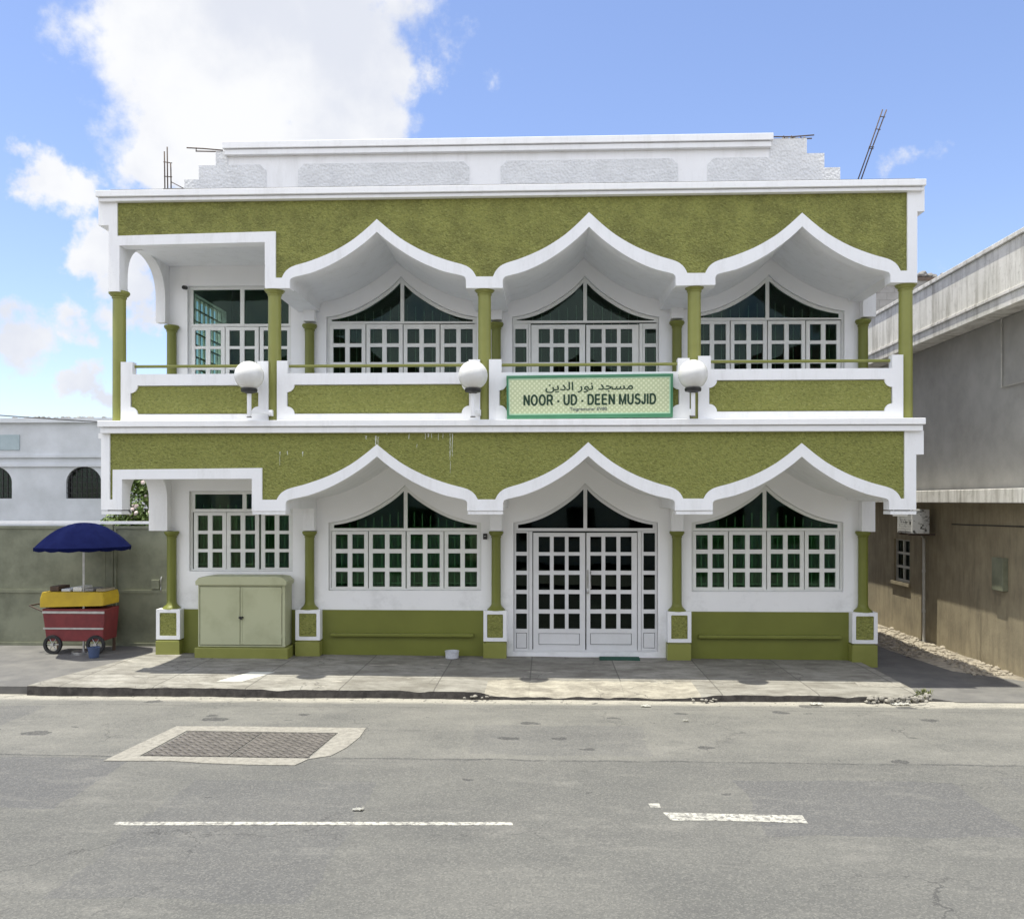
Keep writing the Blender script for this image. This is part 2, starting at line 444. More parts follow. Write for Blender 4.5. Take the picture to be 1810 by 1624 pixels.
    L.new(ag.outputs['Distance'], bp.inputs['Height']); L.new(bp.outputs[0], b.inputs['Normal'])


M_ROAD = mat('old_asphalt', (.14, .137, .13), .88, extra=road_extra, spec=.25)
M_ALLEY = mat('alley_asphalt', (.115, .112, .108), .9, (.16, .155, .145), 2.2, .4, .66, bump=.4, bscale=70)
M_GROUND = mat('dry_earth', (.27, .22, .15), .95, (.20, .165, .115), 1.5, bump=.5, bscale=20)
M_STONE = mat('pale_rubble', (.38, .34, .27), .9, (.24, .21, .17), 9, bump=.4, bscale=30)


def worn_extra(under, lo, hi, sc):
    def f(m, N, L, b, col, vec):
        w = tex(N, L, vec, sc, 6, .75, lo, hi)
        L.new(mixcol(N, L, w, col, under), b.inputs['Base Color'])
    return f


M_LINE = mat('worn_road_paint', (.47, .46, .41), .7, (.37, .36, .32), 6, extra=worn_extra((.16, .155, .145), .46, .58, 20), bump=.2, bscale=60)
M_SURROUND = mat('manhole_concrete', (.29, .275, .24), .9, (.20, .188, .165), 14, .38, .66, bump=.7, bscale=60)


def tread_extra(m, N, L, b, col, vec):
    mp = N.new('ShaderNodeMapping'); mp.inputs['Rotation'].default_value = (0, 0, R(45)); mp.inputs['Scale'].default_value = (1, 1, 1)
    L.new(vec, mp.inputs[0])
    ch = N.new('ShaderNodeTexChecker'); ch.inputs['Scale'].default_value = 13
    L.new(mp.outputs[0], ch.inputs['Vector'])
    sepp = N.new('ShaderNodeSeparateXYZ'); L.new(mp.outputs[0], sepp.inputs[0])
    w1 = M(N, L, 'ABSOLUTE', M(N, L, 'SINE', M(N, L, 'MULTIPLY', sepp.outputs[0], 41.0)))
    w2 = M(N, L, 'ABSOLUTE', M(N, L, 'SINE', M(N, L, 'MULTIPLY', sepp.outputs[1], 41.0)))
    f = ch.outputs['Fac']
    h = M(N, L, 'ADD', M(N, L, 'MULTIPLY', w1, f), M(N, L, 'MULTIPLY', w2, M(N, L, 'SUBTRACT', 1.0, f)))
    bp = N.new('ShaderNodeBump'); bp.inputs['Strength'].default_value = 1; bp.inputs['Distance'].default_value = .02
    L.new(h, bp.inputs['Height']); L.new(bp.outputs[0], b.inputs['Normal'])
    gap = M(N, L, 'LESS_THAN', h, .38)
    L.new(mixcol(N, L, M(N, L, 'MULTIPLY', gap, .75), col, (.035, .03, .028)), b.inputs['Base Color'])


M_TREAD = mat('iron_tread_plate', (.17, .155, .14), .6, (.12, .11, .10), 5, metallic=.25, extra=tread_extra)
M_CABINET = mat('pale_green_sheet_steel', (.45, .465, .30), .45, (.37, .38, .235), 2.0, .45, .7, bump=.06, bscale=6, spec=.4)
M_GATE = mat('olive_painted_steel', (.235, .245, .17), .55, (.13, .137, .092), 1.6, .38, .66, bump=.08, bscale=5)
M_GLOBE = mat('opal_globe', (.70, .70, .69), .22, (.63, .63, .61), 4, .4, .7, spec=.5)
M_SIGN_FRAME = mat('green_sign_frame', (.055, .20, .105), .4, (.07, .23, .125), 4)
M_SIGN_INK = mat('dark_green_lettering', (.012, .045, .022), .5, (.016, .05, .026), 5)
M_SIGN_INK2 = mat('grey_lettering', (.10, .12, .14), .5, (.12, .14, .16), 5)


def sign_extra(m, N, L, b, col, vec):
    mp = N.new('ShaderNodeMapping'); mp.inputs['Scale'].default_value = (1, 0, 1); mp.inputs['Rotation'].default_value = (0, R(45), 0)
    mp.vector_type = 'TEXTURE'
    vm = N.new('ShaderNodeVectorMath'); vm.operation = 'MULTIPLY'; vm.inputs[1].default_value = (1, 0, 1); L.new(vec, vm.inputs[0])
    rot = N.new('ShaderNodeVectorRotate'); rot.rotation_type = 'Y_AXIS'; rot.inputs['Angle'].default_value = R(45)
    L.new(vm.outputs[0], rot.inputs['Vector'])
    N.remove(mp)
    vo = N.new('ShaderNodeTexVoronoi'); vo.inputs['Scale'].default_value = 19; vo.inputs['Randomness'].default_value = 0
    L.new(rot.outputs[0], vo.inputs['Vector'])
    dot = N.new('ShaderNodeMapRange'); dot.inputs['From Min'].default_value = .36; dot.inputs['From Max'].default_value = .26
    L.new(vo.outputs['Distance'], dot.inputs['Value'])
    L.new(mixcol(N, L, dot.outputs[0], (.54, .60, .36), (.72, .77, .53)), b.inputs['Base Color'])


M_SIGN = mat('printed_sign_face', (.5, .56, .34), .4, extra=sign_extra)
M_SIGN_EDGE = mat('mint_sign_border', (.50, .70, .50), .4, (.46, .66, .46), 5)
M_MAT = mat('green_coir', (.014, .085, .058), .95, (.01, .06, .04), 30, bump=.6, bscale=150)
M_PAIL = mat('white_plastic', (.62, .63, .66), .4, (.50, .51, .55), 30, .35, .65)
M_BLUE = mat('navy_canvas', (.003, .005, .034), .9, (.005, .008, .045), 5, bump=.2, bscale=60, spec=.04)
M_RED = mat('red_painted_board', (.19, .028, .03), .5, (.14, .022, .024), 6)
M_YELLOW = mat('yellow_plastic', (.52, .36, .02), .45, (.44, .30, .02), 6)
M_RUBBER = mat('tyre_rubber', (.02, .02, .02), .8, (.03, .03, .03), 12)
M_WOOD = mat('brown_timber', (.10, .062, .04), .7, (.07, .045, .03), 6, vstretch=(1, 1, .2))
M_BARK = mat('bark', (.12, .09, .065), .9, (.07, .055, .04), 12, bump=.6, bscale=40)
M_LEAF = mat('leaf', (.07, .125, .02), .55, (.13, .18, .035), 3, .35, .65)
M_LEAF2 = mat('dry_weed', (.16, .17, .05), .7, (.10, .13, .03), 8)
M_PETAL = mat('pink_petal', (.74, .60, .58), .6, (.80, .76, .73), 9)
M_NWHITE = mat('neighbour_whitewash', (.66, .68, .70), .8, (.55, .57, .58), 1.6, .4, .7, bump=.2, bscale=12)


def concrete_extra(m, N, L, b, col, vec):
    run = tex(N, L, vec, 2.6, 7, .7, .46, .68, (1, 2.4, .28))
    c = mixcol(N, L, M(N, L, 'MULTIPLY', run, .75), col, (.27, .25, .21))
    sp_ = tex(N, L, vec, 9, 6, .7, .55, .72)
    c = mixcol(N, L, M(N, L, 'MULTIPLY', sp_, .4), c, (.20, .19, .17))
    L.new(c, b.inputs['Base Color'])


M_CONC = mat('streaked_concrete', (.72, .70, .66), .9, (.60, .585, .54), 1.5, bump=.25, bscale=25, extra=concrete_extra)
M_TAN = mat('stained_tan_render', (.37, .315, .21), .9, (.27, .23, .155), 1.8, .38, .66, bump=.3, bscale=18, extra=lambda m, N, L, b, col, vec: L.new(
    mixcol(N, L, M(N, L, 'MULTIPLY', tex(N, L, vec, 3, 7, .7, .45, .7, (1, 2, .4)), .5), col, (.13, .105, .075)), b.inputs['Base Color']))


def blockwork_extra(m, N, L, b, col, vec):
    br = N.new('ShaderNodeTexBrick'); br.inputs['Scale'].default_value = 1
    vr = N.new('ShaderNodeVectorRotate'); vr.rotation_type = 'X_AXIS'; vr.inputs['Angle'].default_value = R(90); L.new(vec, vr.inputs['Vector'])
    L.new(vr.outputs[0], br.inputs['Vector'])
    br.inputs['Brick Width'].default_value = .42; br.inputs['Row Height'].default_value = .21; br.inputs['Mortar Size'].default_value = .008
    c = mixcol(N, L, M(N, L, 'MULTIPLY', br.outputs['Fac'], .5), col, (.10, .095, .09))
    L.new(c, b.inputs['Base Color'])


M_BLOCKWALL = mat('grey_blockwork', (.25, .245, .24), .95, (.18, .175, .17), 3, bump=.4, bscale=40, extra=blockwork_extra)
M_AC = mat('mildewed_enamel', (.60, .60, .58), .5, (.55, .55, .53), 6, extra=worn_extra((.07, .07, .065), .54, .60, 9))
M_PVC = mat('grey_white_pvc', (.55, .54, .50), .5, (.45, .44, .40), 6)
M_PAPER = mat('scrap_paper', (.7, .69, .64), .8, (.62, .61, .56), 20)
M_TILE = mat('red_roof_tile', (.26, .13, .09), .8, (.20, .10, .07), 3)
M_FAR = mat('pale_render', (.55, .55, .50), .85, (.47, .47, .43), 1.5)
M_HOUSE = mat('cream_render', (.80, .78, .70), .85, (.72, .70, .63), 1.5)


# ------------------------------------------------------------------ mesh building
def smooth_profile(pts, n=28):
    """monotone resample of a normalised profile [(t,v)...] by Catmull-Rom"""
    out = []
    for i in range(len(pts) - 1):
        p0 = pts[max(i - 1, 0)]; p1 = pts[i]; p2 = pts[i + 1]; p3 = pts[min(i + 2, len(pts) - 1)]
        k = max(2, int(round(n * max(abs(p2[0] - p1[0]), abs(p2[1] - p1[1])))))
        for j in range(k):
            t = j / k
            out.append(tuple(.5 * ((2 * p1[q]) + (-p0[q] + p2[q]) * t + (2 * p0[q] - 5 * p1[q] + 4 * p2[q] - p3[q]) * t * t + (-p0[q] + 3 * p1[q] - 3 * p2[q] + p3[q]) * t ** 3) for q in (0, 1)))
    out.append(pts[-1])
    return out


class MB:
    """collects shapes in world coordinates; build() links them as ONE mesh object under a parent"""
    def __init__(s): s.bm = bmesh.new()

    def box(s, x0, x1, y0, y1, z0, z1):
        if x0 > x1: x0, x1 = x1, x0
        if y0 > y1: y0, y1 = y1, y0
        if z0 > z1: z0, z1 = z1, z0
        v = [s.bm.verts.new((x, y, z)) for z in (z0, z1) for y in (y0, y1) for x in (x0, x1)]
        for f in ((0, 2, 3, 1), (4, 5, 7, 6), (0, 1, 5, 4), (2, 6, 7, 3), (0, 4, 6, 2), (1, 3, 7, 5)):
            s.bm.faces.new([v[i] for i in f])
        return s

    def prism(s, outer, holes, a0, a1, axis='y'):
        """flat outline with holes swept from a0 to a1 along an axis; outline points are (x,z) for y, (y,z) for x, (x,y) for z"""
        def at(p, a):
            return {'y': (p[0], a, p[1]), 'x': (a, p[0], p[1]), 'z': (p[0], p[1], a)}[axis]
        loops = [outer] + list(holes)
        tris = tessellate_polygon([[Vector((p[0], p[1], 0)) for p in lp] for lp in loops])
        flat = [p for lp in loops for p in lp]
        f0 = [s.bm.verts.new(at(p, a0)) for p in flat]
        f1 = [s.bm.verts.new(at(p, a1)) for p in flat]
        for t in tris:
            try:
                s.bm.faces.new([f0[i] for i in t]); s.bm.faces.new([f1[i] for i in reversed(t)])
            except ValueError: pass
        k = 0
        for lp in loops:
            n = len(lp)
            for i in range(n):
                j = (i + 1) % n
                try: s.bm.faces.new([f0[k + i], f0[k + j], f1[k + j], f1[k + i]])
                except ValueError: pass
            k += n
        return s

    def lathe(s, prof, cx, cy, seg=28, z=0, cap=True):
        rings = []
        for r, h in prof:
            rings.append([s.bm.verts.new((cx + r * math.cos(2 * math.pi * i / seg), cy + r * math.sin(2 * math.pi * i / seg), z + h)) for i in range(seg)])
        for a, b in zip(rings, rings[1:]):
            for i in range(seg):
                j = (i + 1) % seg
                s.bm.faces.new((a[i], a[j], b[j], b[i]))
        if cap:
            s.bm.faces.new(list(reversed(rings[0]))); s.bm.faces.new(rings[-1])
        return s

    def tube(s, pts, r, seg=10, cap=True):
        pts = [Vector(p) for p in pts]
        rings = []
        for i, p in enumerate(pts):
            d = (pts[min(i + 1, len(pts) - 1)] - pts[max(i - 1, 0)]).normalized()
            q = d.to_track_quat('Z', 'Y')
            rr = r[i] if isinstance(r, (list, tuple)) else r
            rings.append([s.bm.verts.new(p + q @ Vector((rr * math.cos(2 * math.pi * k / seg), rr * math.sin(2 * math.pi * k / seg), 0))) for k in range(seg)])
        for a, b in zip(rings, rings[1:]):
            for i in range(seg):
                j = (i + 1) % seg
                s.bm.faces.new((a[i], a[j], b[j], b[i]))
        if cap:
            s.bm.faces.new(list(reversed(rings[0]))); s.bm.faces.new(rings[-1])
        return s

    def build(s, name, m, parent=None, smooth=False, bevel=0, recalc=True):
        if recalc: bmesh.ops.recalc_face_normals(s.bm, faces=s.bm.faces[:])
        if smooth == 'auto':
            for f in s.bm.faces: f.smooth = True
            for e in s.bm.edges:
                e.smooth = len(e.link_faces) == 2 and e.calc_face_angle(3) < R(35)
        elif smooth:
            for f in s.bm.faces: f.smooth = True
        root = parent
        while root is not None and root.parent is not None: root = root.parent
        if root is not None:
            off = root.location
            for v in s.bm.verts: v.co -= off
        me = bpy.data.meshes.new(name)
        s.bm.to_mesh(me); s.bm.free()
        me.materials.append(m)
        o = bpy.data.objects.new(name, me)
        COL.objects.link(o)
        if parent is not None: o.parent = parent
        if bevel:
            bv = o.modifiers.new('bevel', 'BEVEL'); bv.width = bevel; bv.segments = 2; bv.limit_method = 'ANGLE'; bv.angle_limit = R(50)
        return o


def tag(o, label, cat, group=None, kind=None):
    o['label'] = label; o['category'] = cat
    if group: o['group'] = group
    if kind: o['kind'] = kind
    return o


def struct(o):
    o['kind'] = 'structure'
    return o


def thing(name, loc, label, cat, group=None):
    o = bpy.data.objects.new(name, None)
    o.empty_display_size = .2
    COL.objects.link(o)
    o.location = loc
    tag(o, label, cat, group)
    return o


def at_base(o, base):
    """moves the origin of a one-mesh thing to its base"""
    b = Vector(base)
    for v in o.data.vertices: v.co -= b
    o.location = b
    return o


# ================================================================== THE PLACE
D, YB = 13.66, 15.5                 # balcony front plane, wall plane behind it
ROAD_Z = -.145


def pave_z(x, y):
    """the pavement falls a little to the right and drops to a vehicle crossing in front of the door"""
    z = -.028 - .0042 * max(-9, min(6, x))
    xl, xr = PX(840, 12.7), PX(1252, 12.7)
    t = min(max((x - xl) / .35, 0), 1) * min(max((xr - x) / .45, 0), 1)
    t = t * t * (3 - 2 * t)
    s = min(max((13.45 - y) / .8, 0), 1)
    return z - t * s * (.062 + .004 * math.sin(x * 9) + .003 * math.sin(x * 23))


# ------------------------------------------------------------------ ground, road, pavement
struct(MB().box(-400, 400, -300, 700, -.6, -.30).build('ground', M_GROUND))
struct(MB().box(-120, 120, 3.4, 12.75, -.29, ROAD_Z).build('road', M_ROAD))
struct(MB().box(-120, 120, -2.2, 3.4, -.29, ROAD_Z + .13).build('pavement_opposite', M_PAVE))
struct(MB().box(-40, -7.02, 12.72, 19, -.28, -.03).build('driveway', M_ALLEY))
struct(MB().prism([(5.36, 13.05), (5.8, 12.70), (14, 12.70), (14, 40), (5.36, 40)], [], -.28, -.135, 'z').build('alley', M_ALLEY))


def pavement():
    m = MB(); bm = m.bm
    kerb = lambda x: 12.64 + .02 * math.sin(x * 2.1) + .008 * math.sin(x * 7.3) + .005 * math.sin(x * 19) + .004 * math.sin(x * 41)
    xs = [-7.6 + i * (5.36 + 7.6) / 230 for i in range(231)]
    ny = 26
    rows = []
    for x in xs:
        left = -7.6 + 0.0
        y0 = kerb(x)
        if x > 4.86:                                   # rounded end of the pavement
            q = (x - 4.86) / .5
            y0 += .5 * (1 - math.sqrt(max(0, 1 - q * q)))
        y1 = 16.3
        if x < -6.85: y1 = 12.66 + (x + 7.6) / .75 * 3.6   # the side towards the driveway
        y1 = max(y1, y0 + .02)
        col = []
        for j in range(ny + 1):
            y = y0 + (y1 - y0) * (j / ny) ** 1.35
            edge = math.exp(-(y - y0) / .04) * (.012 + .006 * max(0, math.sin(x * 13) * math.sin(x * 5.3)) + .02 * max(0, math.sin(x * 3.1 + 1)) ** 12)
            col.append(bm.verts.new((x, y, pave_z(x, y) - edge + .002 * math.sin(x * 5 + y * 3))))
        rows.append((col, y0))
    for (a, _), (b, _) in zip(rows, rows[1:]):
        for j in range(ny):
            bm.faces.new((a[j], b[j], b[j + 1], a[j + 1]))
    skirt = [bm.verts.new((c[0].co.x, y0 - .012, -.27)) for c, y0 in rows]
    for i in range(len(rows) - 1):
        bm.faces.new((skirt[i], skirt[i + 1], rows[i + 1][0][0], rows[i][0][0]))
    r = rows[-1][0]; sk = [bm.verts.new((5.362, v.co.y, -.27)) for v in r]
    for j in range(ny): bm.faces.new((sk[j], sk[j + 1], r[j + 1], r[j]))
    l = rows[0][0]; sk = [bm.verts.new((-7.602, v.co.y, -.27)) for v in l]
    for j in range(ny): bm.faces.new((l[j], l[j + 1], sk[j + 1], sk[j]))
    o = m.build('pavement', M_PAVE)
    return struct(o)


pavement()


def rubble_lump(m, x, y, z, r, sx=1, sy=1, sz=.7):
    ret = bmesh.ops.create_icosphere(m.bm, subdivisions=2, radius=1)
    ph = [random.uniform(0, 6) for _ in range(6)]
    a = random.uniform(0, 3.1)
    for v in ret['verts']:
        c = v.co.copy()
        k = r * (1 + .16 * math.sin(4 * c.x + ph[0]) + .14 * math.sin(5 * c.y + ph[1]) + .12 * math.sin(6 * c.z + ph[2]))
        x_, y_ = c.x * sx * k, c.y * sy * k
        v.co = Vector((x + x_ * math.cos(a) - y_ * math.sin(a), y + x_ * math.sin(a) + y_ * math.cos(a), z + c.z * sz * k))


# broken kerb end, chips of concrete, gravel by the alley wall
m = MB()
for i in range(60):
    t = random.random()
    rubble_lump(m, 4.5 + .98 * t + random.uniform(-.02, .02), 12.63 + .6 * max(0, t - .45) ** 1.5 + random.uniform(-.05, .03), -.125 + random.uniform(-.02, .055), random.uniform(.016, .05), random.uniform(.8, 1.6), 1, .8)
struct(m.build('broken_kerb', M_SURROUND, smooth=True))
m = MB()
for i in range(34): rubble_lump(m, PX(845, 12.7) + random.gauss(0, .10), 12.64 + random.uniform(-.10, .38), -.115 + random.uniform(0, .05), random.uniform(.01, .034), random.uniform(.8, 1.7), 1, .6)
for i in range(34): rubble_lump(m, PX(1252, 12.7) + random.gauss(-.05, .12), 12.60 + random.uniform(-.08, .2), -.14 + random.uniform(0, .04), random.uniform(.01, .03), random.uniform(.8, 1.7), 1, .6)
for i in range(60): rubble_lump(m, random.uniform(-7, 5), 12.52 + random.gauss(0, .07), -.143, random.uniform(.006, .016), random.uniform(.8, 1.7), 1, .6)
struct(m.build('broken_kerb', M_SURROUND, smooth=True))
m = MB()
m.prism([(6.75, 15.0), (7.7, 14.0), (7.7, 26), (6.35, 26), (6.5, 17)], [], -.2, -.128, 'z')
for i in range(420):
    y = random.uniform(14.6, 20); x = random.uniform(6.55 if y > 16 else 6.9, 7.6)
    rubble_lump(m, x, y, -.12, random.choice((.02, .025, .03, .04, .055)), random.uniform(.8, 1.6), 1)
o = m.build('gravel', M_STONE, smooth=True)
tag(o, 'pale gravel and rubble strewn along the foot of the tan alley wall', 'gravel', kind='stuff')

# ------------------------------------------------------------------ road markings and litter
def road_patch(name, pts, mt, h=.004, parent=None, kind=True):
    pp = [G(u, v, ROAD_Z) for u, v in pts]
    o = MB().prism(pp, [], ROAD_Z + .0005, ROAD_Z + h, 'z').build(name, mt, parent)
    if kind: struct(o)
    return o


road_patch('lane_marking', [(1172, 1436), (1230, 1437), (1300, 1439), (1418, 1441), (1428, 1455), (1340, 1452), (1260, 1450), (1187, 1450)], M_LINE)
road_patch('lane_marking', [(205, 1452.5), (520, 1452.5), (905, 1453), (907, 1458.5), (520, 1458), (199, 1458.5)], M_LINE)
road_patch('lane_marking', [(1146, 1420), (1165, 1420), (1168, 1427), (1150, 1427)], M_LINE)


def litter(u, v, w, label):
    x, y = G(u, v, ROAD_Z)
    m = MB(); bm = m.bm
    n = 7
    g = [[bm.verts.new((x + (i / n - .5) * w * random.uniform(.9, 1.1), y + (j / n - .5) * w * .55 * random.uniform(.9, 1.1), ROAD_Z + .006 + .022 * random.random())) for i in range(n + 1)] for j in range(n + 1)]
    for j in range(n):
        for i in range(n): bm.faces.new((g[j][i], g[j][i + 1], g[j + 1][i + 1], g[j + 1][i]))
    bmesh.ops.solidify(bm, geom=bm.faces[:], thickness=.002)
    o = m.build('paper_scrap', M_PAPER)
    at_base(o, (x, y, ROAD_Z))
    return tag(o, label, 'litter', 'paper scraps lying on the road')


litter(1141, 1249, .13, 'small crumpled white paper scrap lying on the road in front of the double door')
litter(1590, 1245, .26, 'larger flat white paper scrap in the gutter by the broken kerb end')
litter(1443, 1245, .18, 'white paper scrap in the gutter below the right-hand black kerb')
litter(633, 1432, .10, 'tiny pale paper scrap on the near lane, left of the dashed line')
litter(1212, 1275, .07, 'tiny white speck of paper on the far lane, right of the crumpled scrap')

t = thing('manhole', (*G(420, 1315, ROAD_Z), ROAD_Z), 'large rectangular iron manhole with two tread plates in a pale concrete surround on the road', 'manhole')
sur = [G(u, v, ROAD_Z) for u, v in ((312, 1284), (400, 1284), (480, 1285), (560, 1286), (647, 1287), (636, 1303), (612, 1322), (585, 1336), (545, 1342), (521, 1353), (440, 1352), (360, 1349), (300, 1345), (183, 1345), (250, 1313))]
hole = [G(u, v, ROAD_Z) for u, v in ((330, 1292), (598, 1296), (546, 1341), (246, 1337))]
MB().prism(sur, [hole], ROAD_Z + .0005, ROAD_Z + .008, 'z').build('surround', M_SURROUND, t)
for q in (((334, 1293.2), (463, 1295.2), (402, 1337.2), (253, 1335.4)), ((466, 1295.2), (594, 1297), (543, 1339.3), (406, 1337.4))):
    MB().prism([G(u, v, ROAD_Z) for u, v in q], [], ROAD_Z - .002, ROAD_Z + .007, 'z').build('tread_plate', M_TREAD, t)

# ------------------------------------------------------------------ the mosque
MQ = thing('mosque_building', (0, YB, 0), 'green and white two-storey mosque with pointed arches and a columned balcony', 'building')
PROF_O = smooth_profile([(0, 0), (.147, .215), (.29, .392), (.486, .572), (.70, .712), (.86, .79), (.925, .84), (.97, .91), (1, 1)])
PROF_I = smooth_profile([(0, 0), (.144, .225), (.342, .477), (.54, .675), (.74, .823), (.90, .895), (.965, .925), (.99, .955), (1, 1)])
PROF_W = smooth_profile([(0, 0), (.136, .25), (.29, .465), (.477, .68), (.66, .84), (.85, .95), (1, 1.0)])


def arch_px(prof, xl, yl, xa, ya, xr, yr):
    """pixel outline of an ogee arch, left foot -> apex -> right foot"""
    left = [(xa - t * (xa - xl), ya + v * (yl - ya)) for t, v in reversed(prof)]
    right = [(xa + t * (xr - xa), ya + v * (yr - ya)) for t, v in prof[1:]]
    return left + right


def wp(pts, Y): return [P(u, v, Y) for u, v in pts]


def clean(pts):
    out = []
    for p in pts:
        if not out or abs(p[0] - out[-1][0]) + abs(p[1] - out[-1][1]) > 1e-5: out.append(p)
    return out


FB = D - .03                        # front of the white bands
up_outer = [(207, 417), (487, 409), (487, 491)] + arch_px(PROF_O, 498, 491, 666, 387.3, 841.6, 488.8) + arch_px(PROF_O, 871.3, 488.8, 1041.2, 375.1, 1215, 482.7) + arch_px(PROF_O, 1246.7, 482.5, 1418, 376, 1592, 478.5) + [(1604, 478.5)]
up_inner = [(1574, 499.5)] + list(reversed(arch_px(PROF_I, 1264.6, 491, 1418, 400.3, 1574, 487))) + [(1264.6, 503.5), (1194.2, 505)] + list(reversed(arch_px(PROF_I, 888.7, 495.8, 1041.2, 401, 1194.2, 490.5))) + [(888.7, 509), (823.5, 509.2)] + list(reversed(arch_px(PROF_I, 512, 497, 666, 409.8, 823.5, 494))) + [(512, 509.4), (468, 509.6), (468, 428), (211, 434), (211, 515), (192, 515)]
up_band = [(192, 357)] + [(207, 357)] + up_outer + [(1604, 336), (1621.5, 336), (1621.5, 499.5)] + up_inner
lo_outer = [(193.7, 882.5), (198.7, 882.5), (199, 830), (463, 827), (463, 883)] + arch_px(PROF_O, 488.8, 883, 666, 785.4, 844.5, 882.5) + arch_px(PROF_O, 875.3, 882.5, 1039.7, 781.4, 1207.7, 881) + arch_px(PROF_O, 1244, 881, 1417.4, 783, 1592.5, 881) + [(1599, 881)]
lo_inner = [(1571.8, 901)] + list(reversed(arch_px(PROF_I, 1260, 889.5, 1417.4, 806.8, 1571.8, 887))) + [(1260, 901.5), (1193.2, 902)] + list(reversed(arch_px(PROF_I, 889, 888.8, 1039.7, 805.7, 1193.2, 888.8))) + [(889, 902.3), (825.6, 902.3)] + list(reversed(arch_px(PROF_I, 505, 889.5, 666, 806.6, 825.6, 889.2))) + [(505, 903), (445, 903), (445, 846), (215.4, 847), (215.4, 901), (178.5, 901)]
lo_band = [(178.5, 764), (193.7, 764)] + lo_outer + [(1599, 758), (1619.5, 758), (1619.5, 901)] + lo_inner

Z_UP_TOP = P(900, 331, D)[1]        # underside of the upper cornice
Z_MID_TOP = P(900, 742.5, D)[1]     # top of the balcony slab
Z_MID_BOT = P(900, 763.5, D)[1]


def level_top(poly, z, top_px):
    """ends of an outline that run up to the cornice are pinned to its underside"""
    out = []
    for (u, v), (x, zz) in zip(top_px, poly):
        out.append((x, z) if v < 360 or 757 <= v <= 768 else (x, zz))
    return out


# white bands
for px, zt, lip in ((up_band, Z_UP_TOP, None), (lo_band, Z_MID_BOT, True)):
    poly = level_top(wp(px, FB), zt, px)
    m = MB().prism(clean(poly), [], FB, D + .20)
    m.build('arch_band', M_WHITE, MQ)
# shadow-gap lips under the lower pendants
for a, b in ((178.5, 215.4), (445, 505), (825.6, 889), (1193.2, 1260), (1571.8, 1619.5)):
    x0, z0 = P(a, 902, D); x1, _ = P(b, 902, D)
    MB().box(x0 + .012, x1 - .004, FB + .02, D + .27, z0 - .06, z0 - .008).build('drip_lip', M_WHITE, MQ)


def fascia(outer_px, x_left, x_right, ztop, mt):
    poly = wp(outer_px, FB)
    # push the lower edge a little under the band so no gap shows
    pts = [(x, z) for x, z in poly]
    pts[0] = (pts[0][0], pts[0][1])
    full = [(pts[0][0], ztop)] + pts + [(pts[-1][0], ztop)]
    return MB().prism(clean(full), [], D, D + .18).build('green_fascia', mt, MQ)


fascia(up_outer, 0, 0, Z_UP_TOP, M_STUCCO_OLD)
fascia(lo_outer, 0, 0, Z_MID_BOT, M_STUCCO)

# cornices (two steps each)
def cornice(x0, x1, za, zb, zc, y_in):
    m = MB()
    m.box(x0, x1, D - .135, y_in, zb, za)
    m.box(x0 + .025, x1 - .025, D - .095, y_in - .004, zc, zb - .012)
    m.box(x0 + .05, x1 - .05, D - .07, y_in - .008, zb - .014, zb + .002)
    return m.build('cornice', M_WHITE, MQ, bevel=.006)


CL, CR = P(168.5, 345, D - .13)[0], P(1637.5, 320, D - .13)[0]
cornice(CL, CR, P(900, 326.5, D - .13)[1], P(900, 337.5, D - .13)[1], P(900, 346, D - .1)[1], YB + .3)
CL2, CR2 = P(172, 750, D - .13)[0], P(1636.5, 745, D - .13)[0]
cornice(CL2, CR2, Z_MID_TOP, P(900, 752, D - .13)[1], P(900, 763.5, D - .1)[1], YB - .01)
# corner blocks under the cornices
for a, b, v0, v1 in ((173.5, 192, 350, 398), (1621.5, 1634.5, 330, 373.5), (173.5, 178.5, 764, 775), (1619.5, 1633, 758, 803)):
    x0, _ = P(a, v0, FB); x1, _ = P(b, v0, FB)
    zt = Z_UP_TOP - .002 if v0 < 400 else Z_MID_BOT - .002
    zb = P(b, v1, FB)[1]
    MB().box(x0, x1, FB + .004, YB - .3, zb, zt).build('corner_block', M_WHITE, MQ)

# floor slabs and roof
XL, XR = PX(192, D), PX(1621, D)
m = MB().box(XL + .02, XR - .02, D + .01, YB + 9.5, Z_UP_TOP - .002, Z_UP_TOP + .05)
m.build('roof_slab', M_ROOF, MQ)
m = MB().box(PX(178.5, D) + .02, PX(1619, D) - .02, D + .02, YB - .02, Z_MID_BOT - .03, Z_MID_TOP - .02)
m.build('balcony_slab', M_WHITE, MQ)


# vaults: the arches run back to the wall
def vault(inner_px, ztop, lift, u_left):
    poly = list(reversed(wp(inner_px, FB)))          # left -> right
    k = [i for i, (u, v) in enumerate(reversed(inner_px)) if abs(u - u_left) < .01][0]
    pts = [(x, z + lift) for x, z in poly[k:]]
    pts = pts[:-1]                                    # stop at the right shoulder
    pts.append((PX(1598, D), pts[-1][1] - .02))
    full = [(pts[0][0], ztop)] + pts + [(pts[-1][0], ztop)]
    return MB().prism(clean(full), [], D + .19, YB - .004).build('vault', M_WHITE, MQ)


vault(up_inner, Z_UP_TOP - .006, .03, 468)
vault(lo_inner, Z_MID_BOT - .034, .03, 445)
# flat ceilings of the end bay
for u0, u1, v, zt in ((211, 468, 431, Z_UP_TOP - .006), (215, 445, 846.5, Z_MID_BOT - .034)):
    x0, z = P(u0, v, D); x1, _ = P(u1, v, D)
    MB().box(x0 - .02, x1 - .002, D + .19, YB - .004, z + .13, zt).build('ceiling', M_WHITE, MQ)


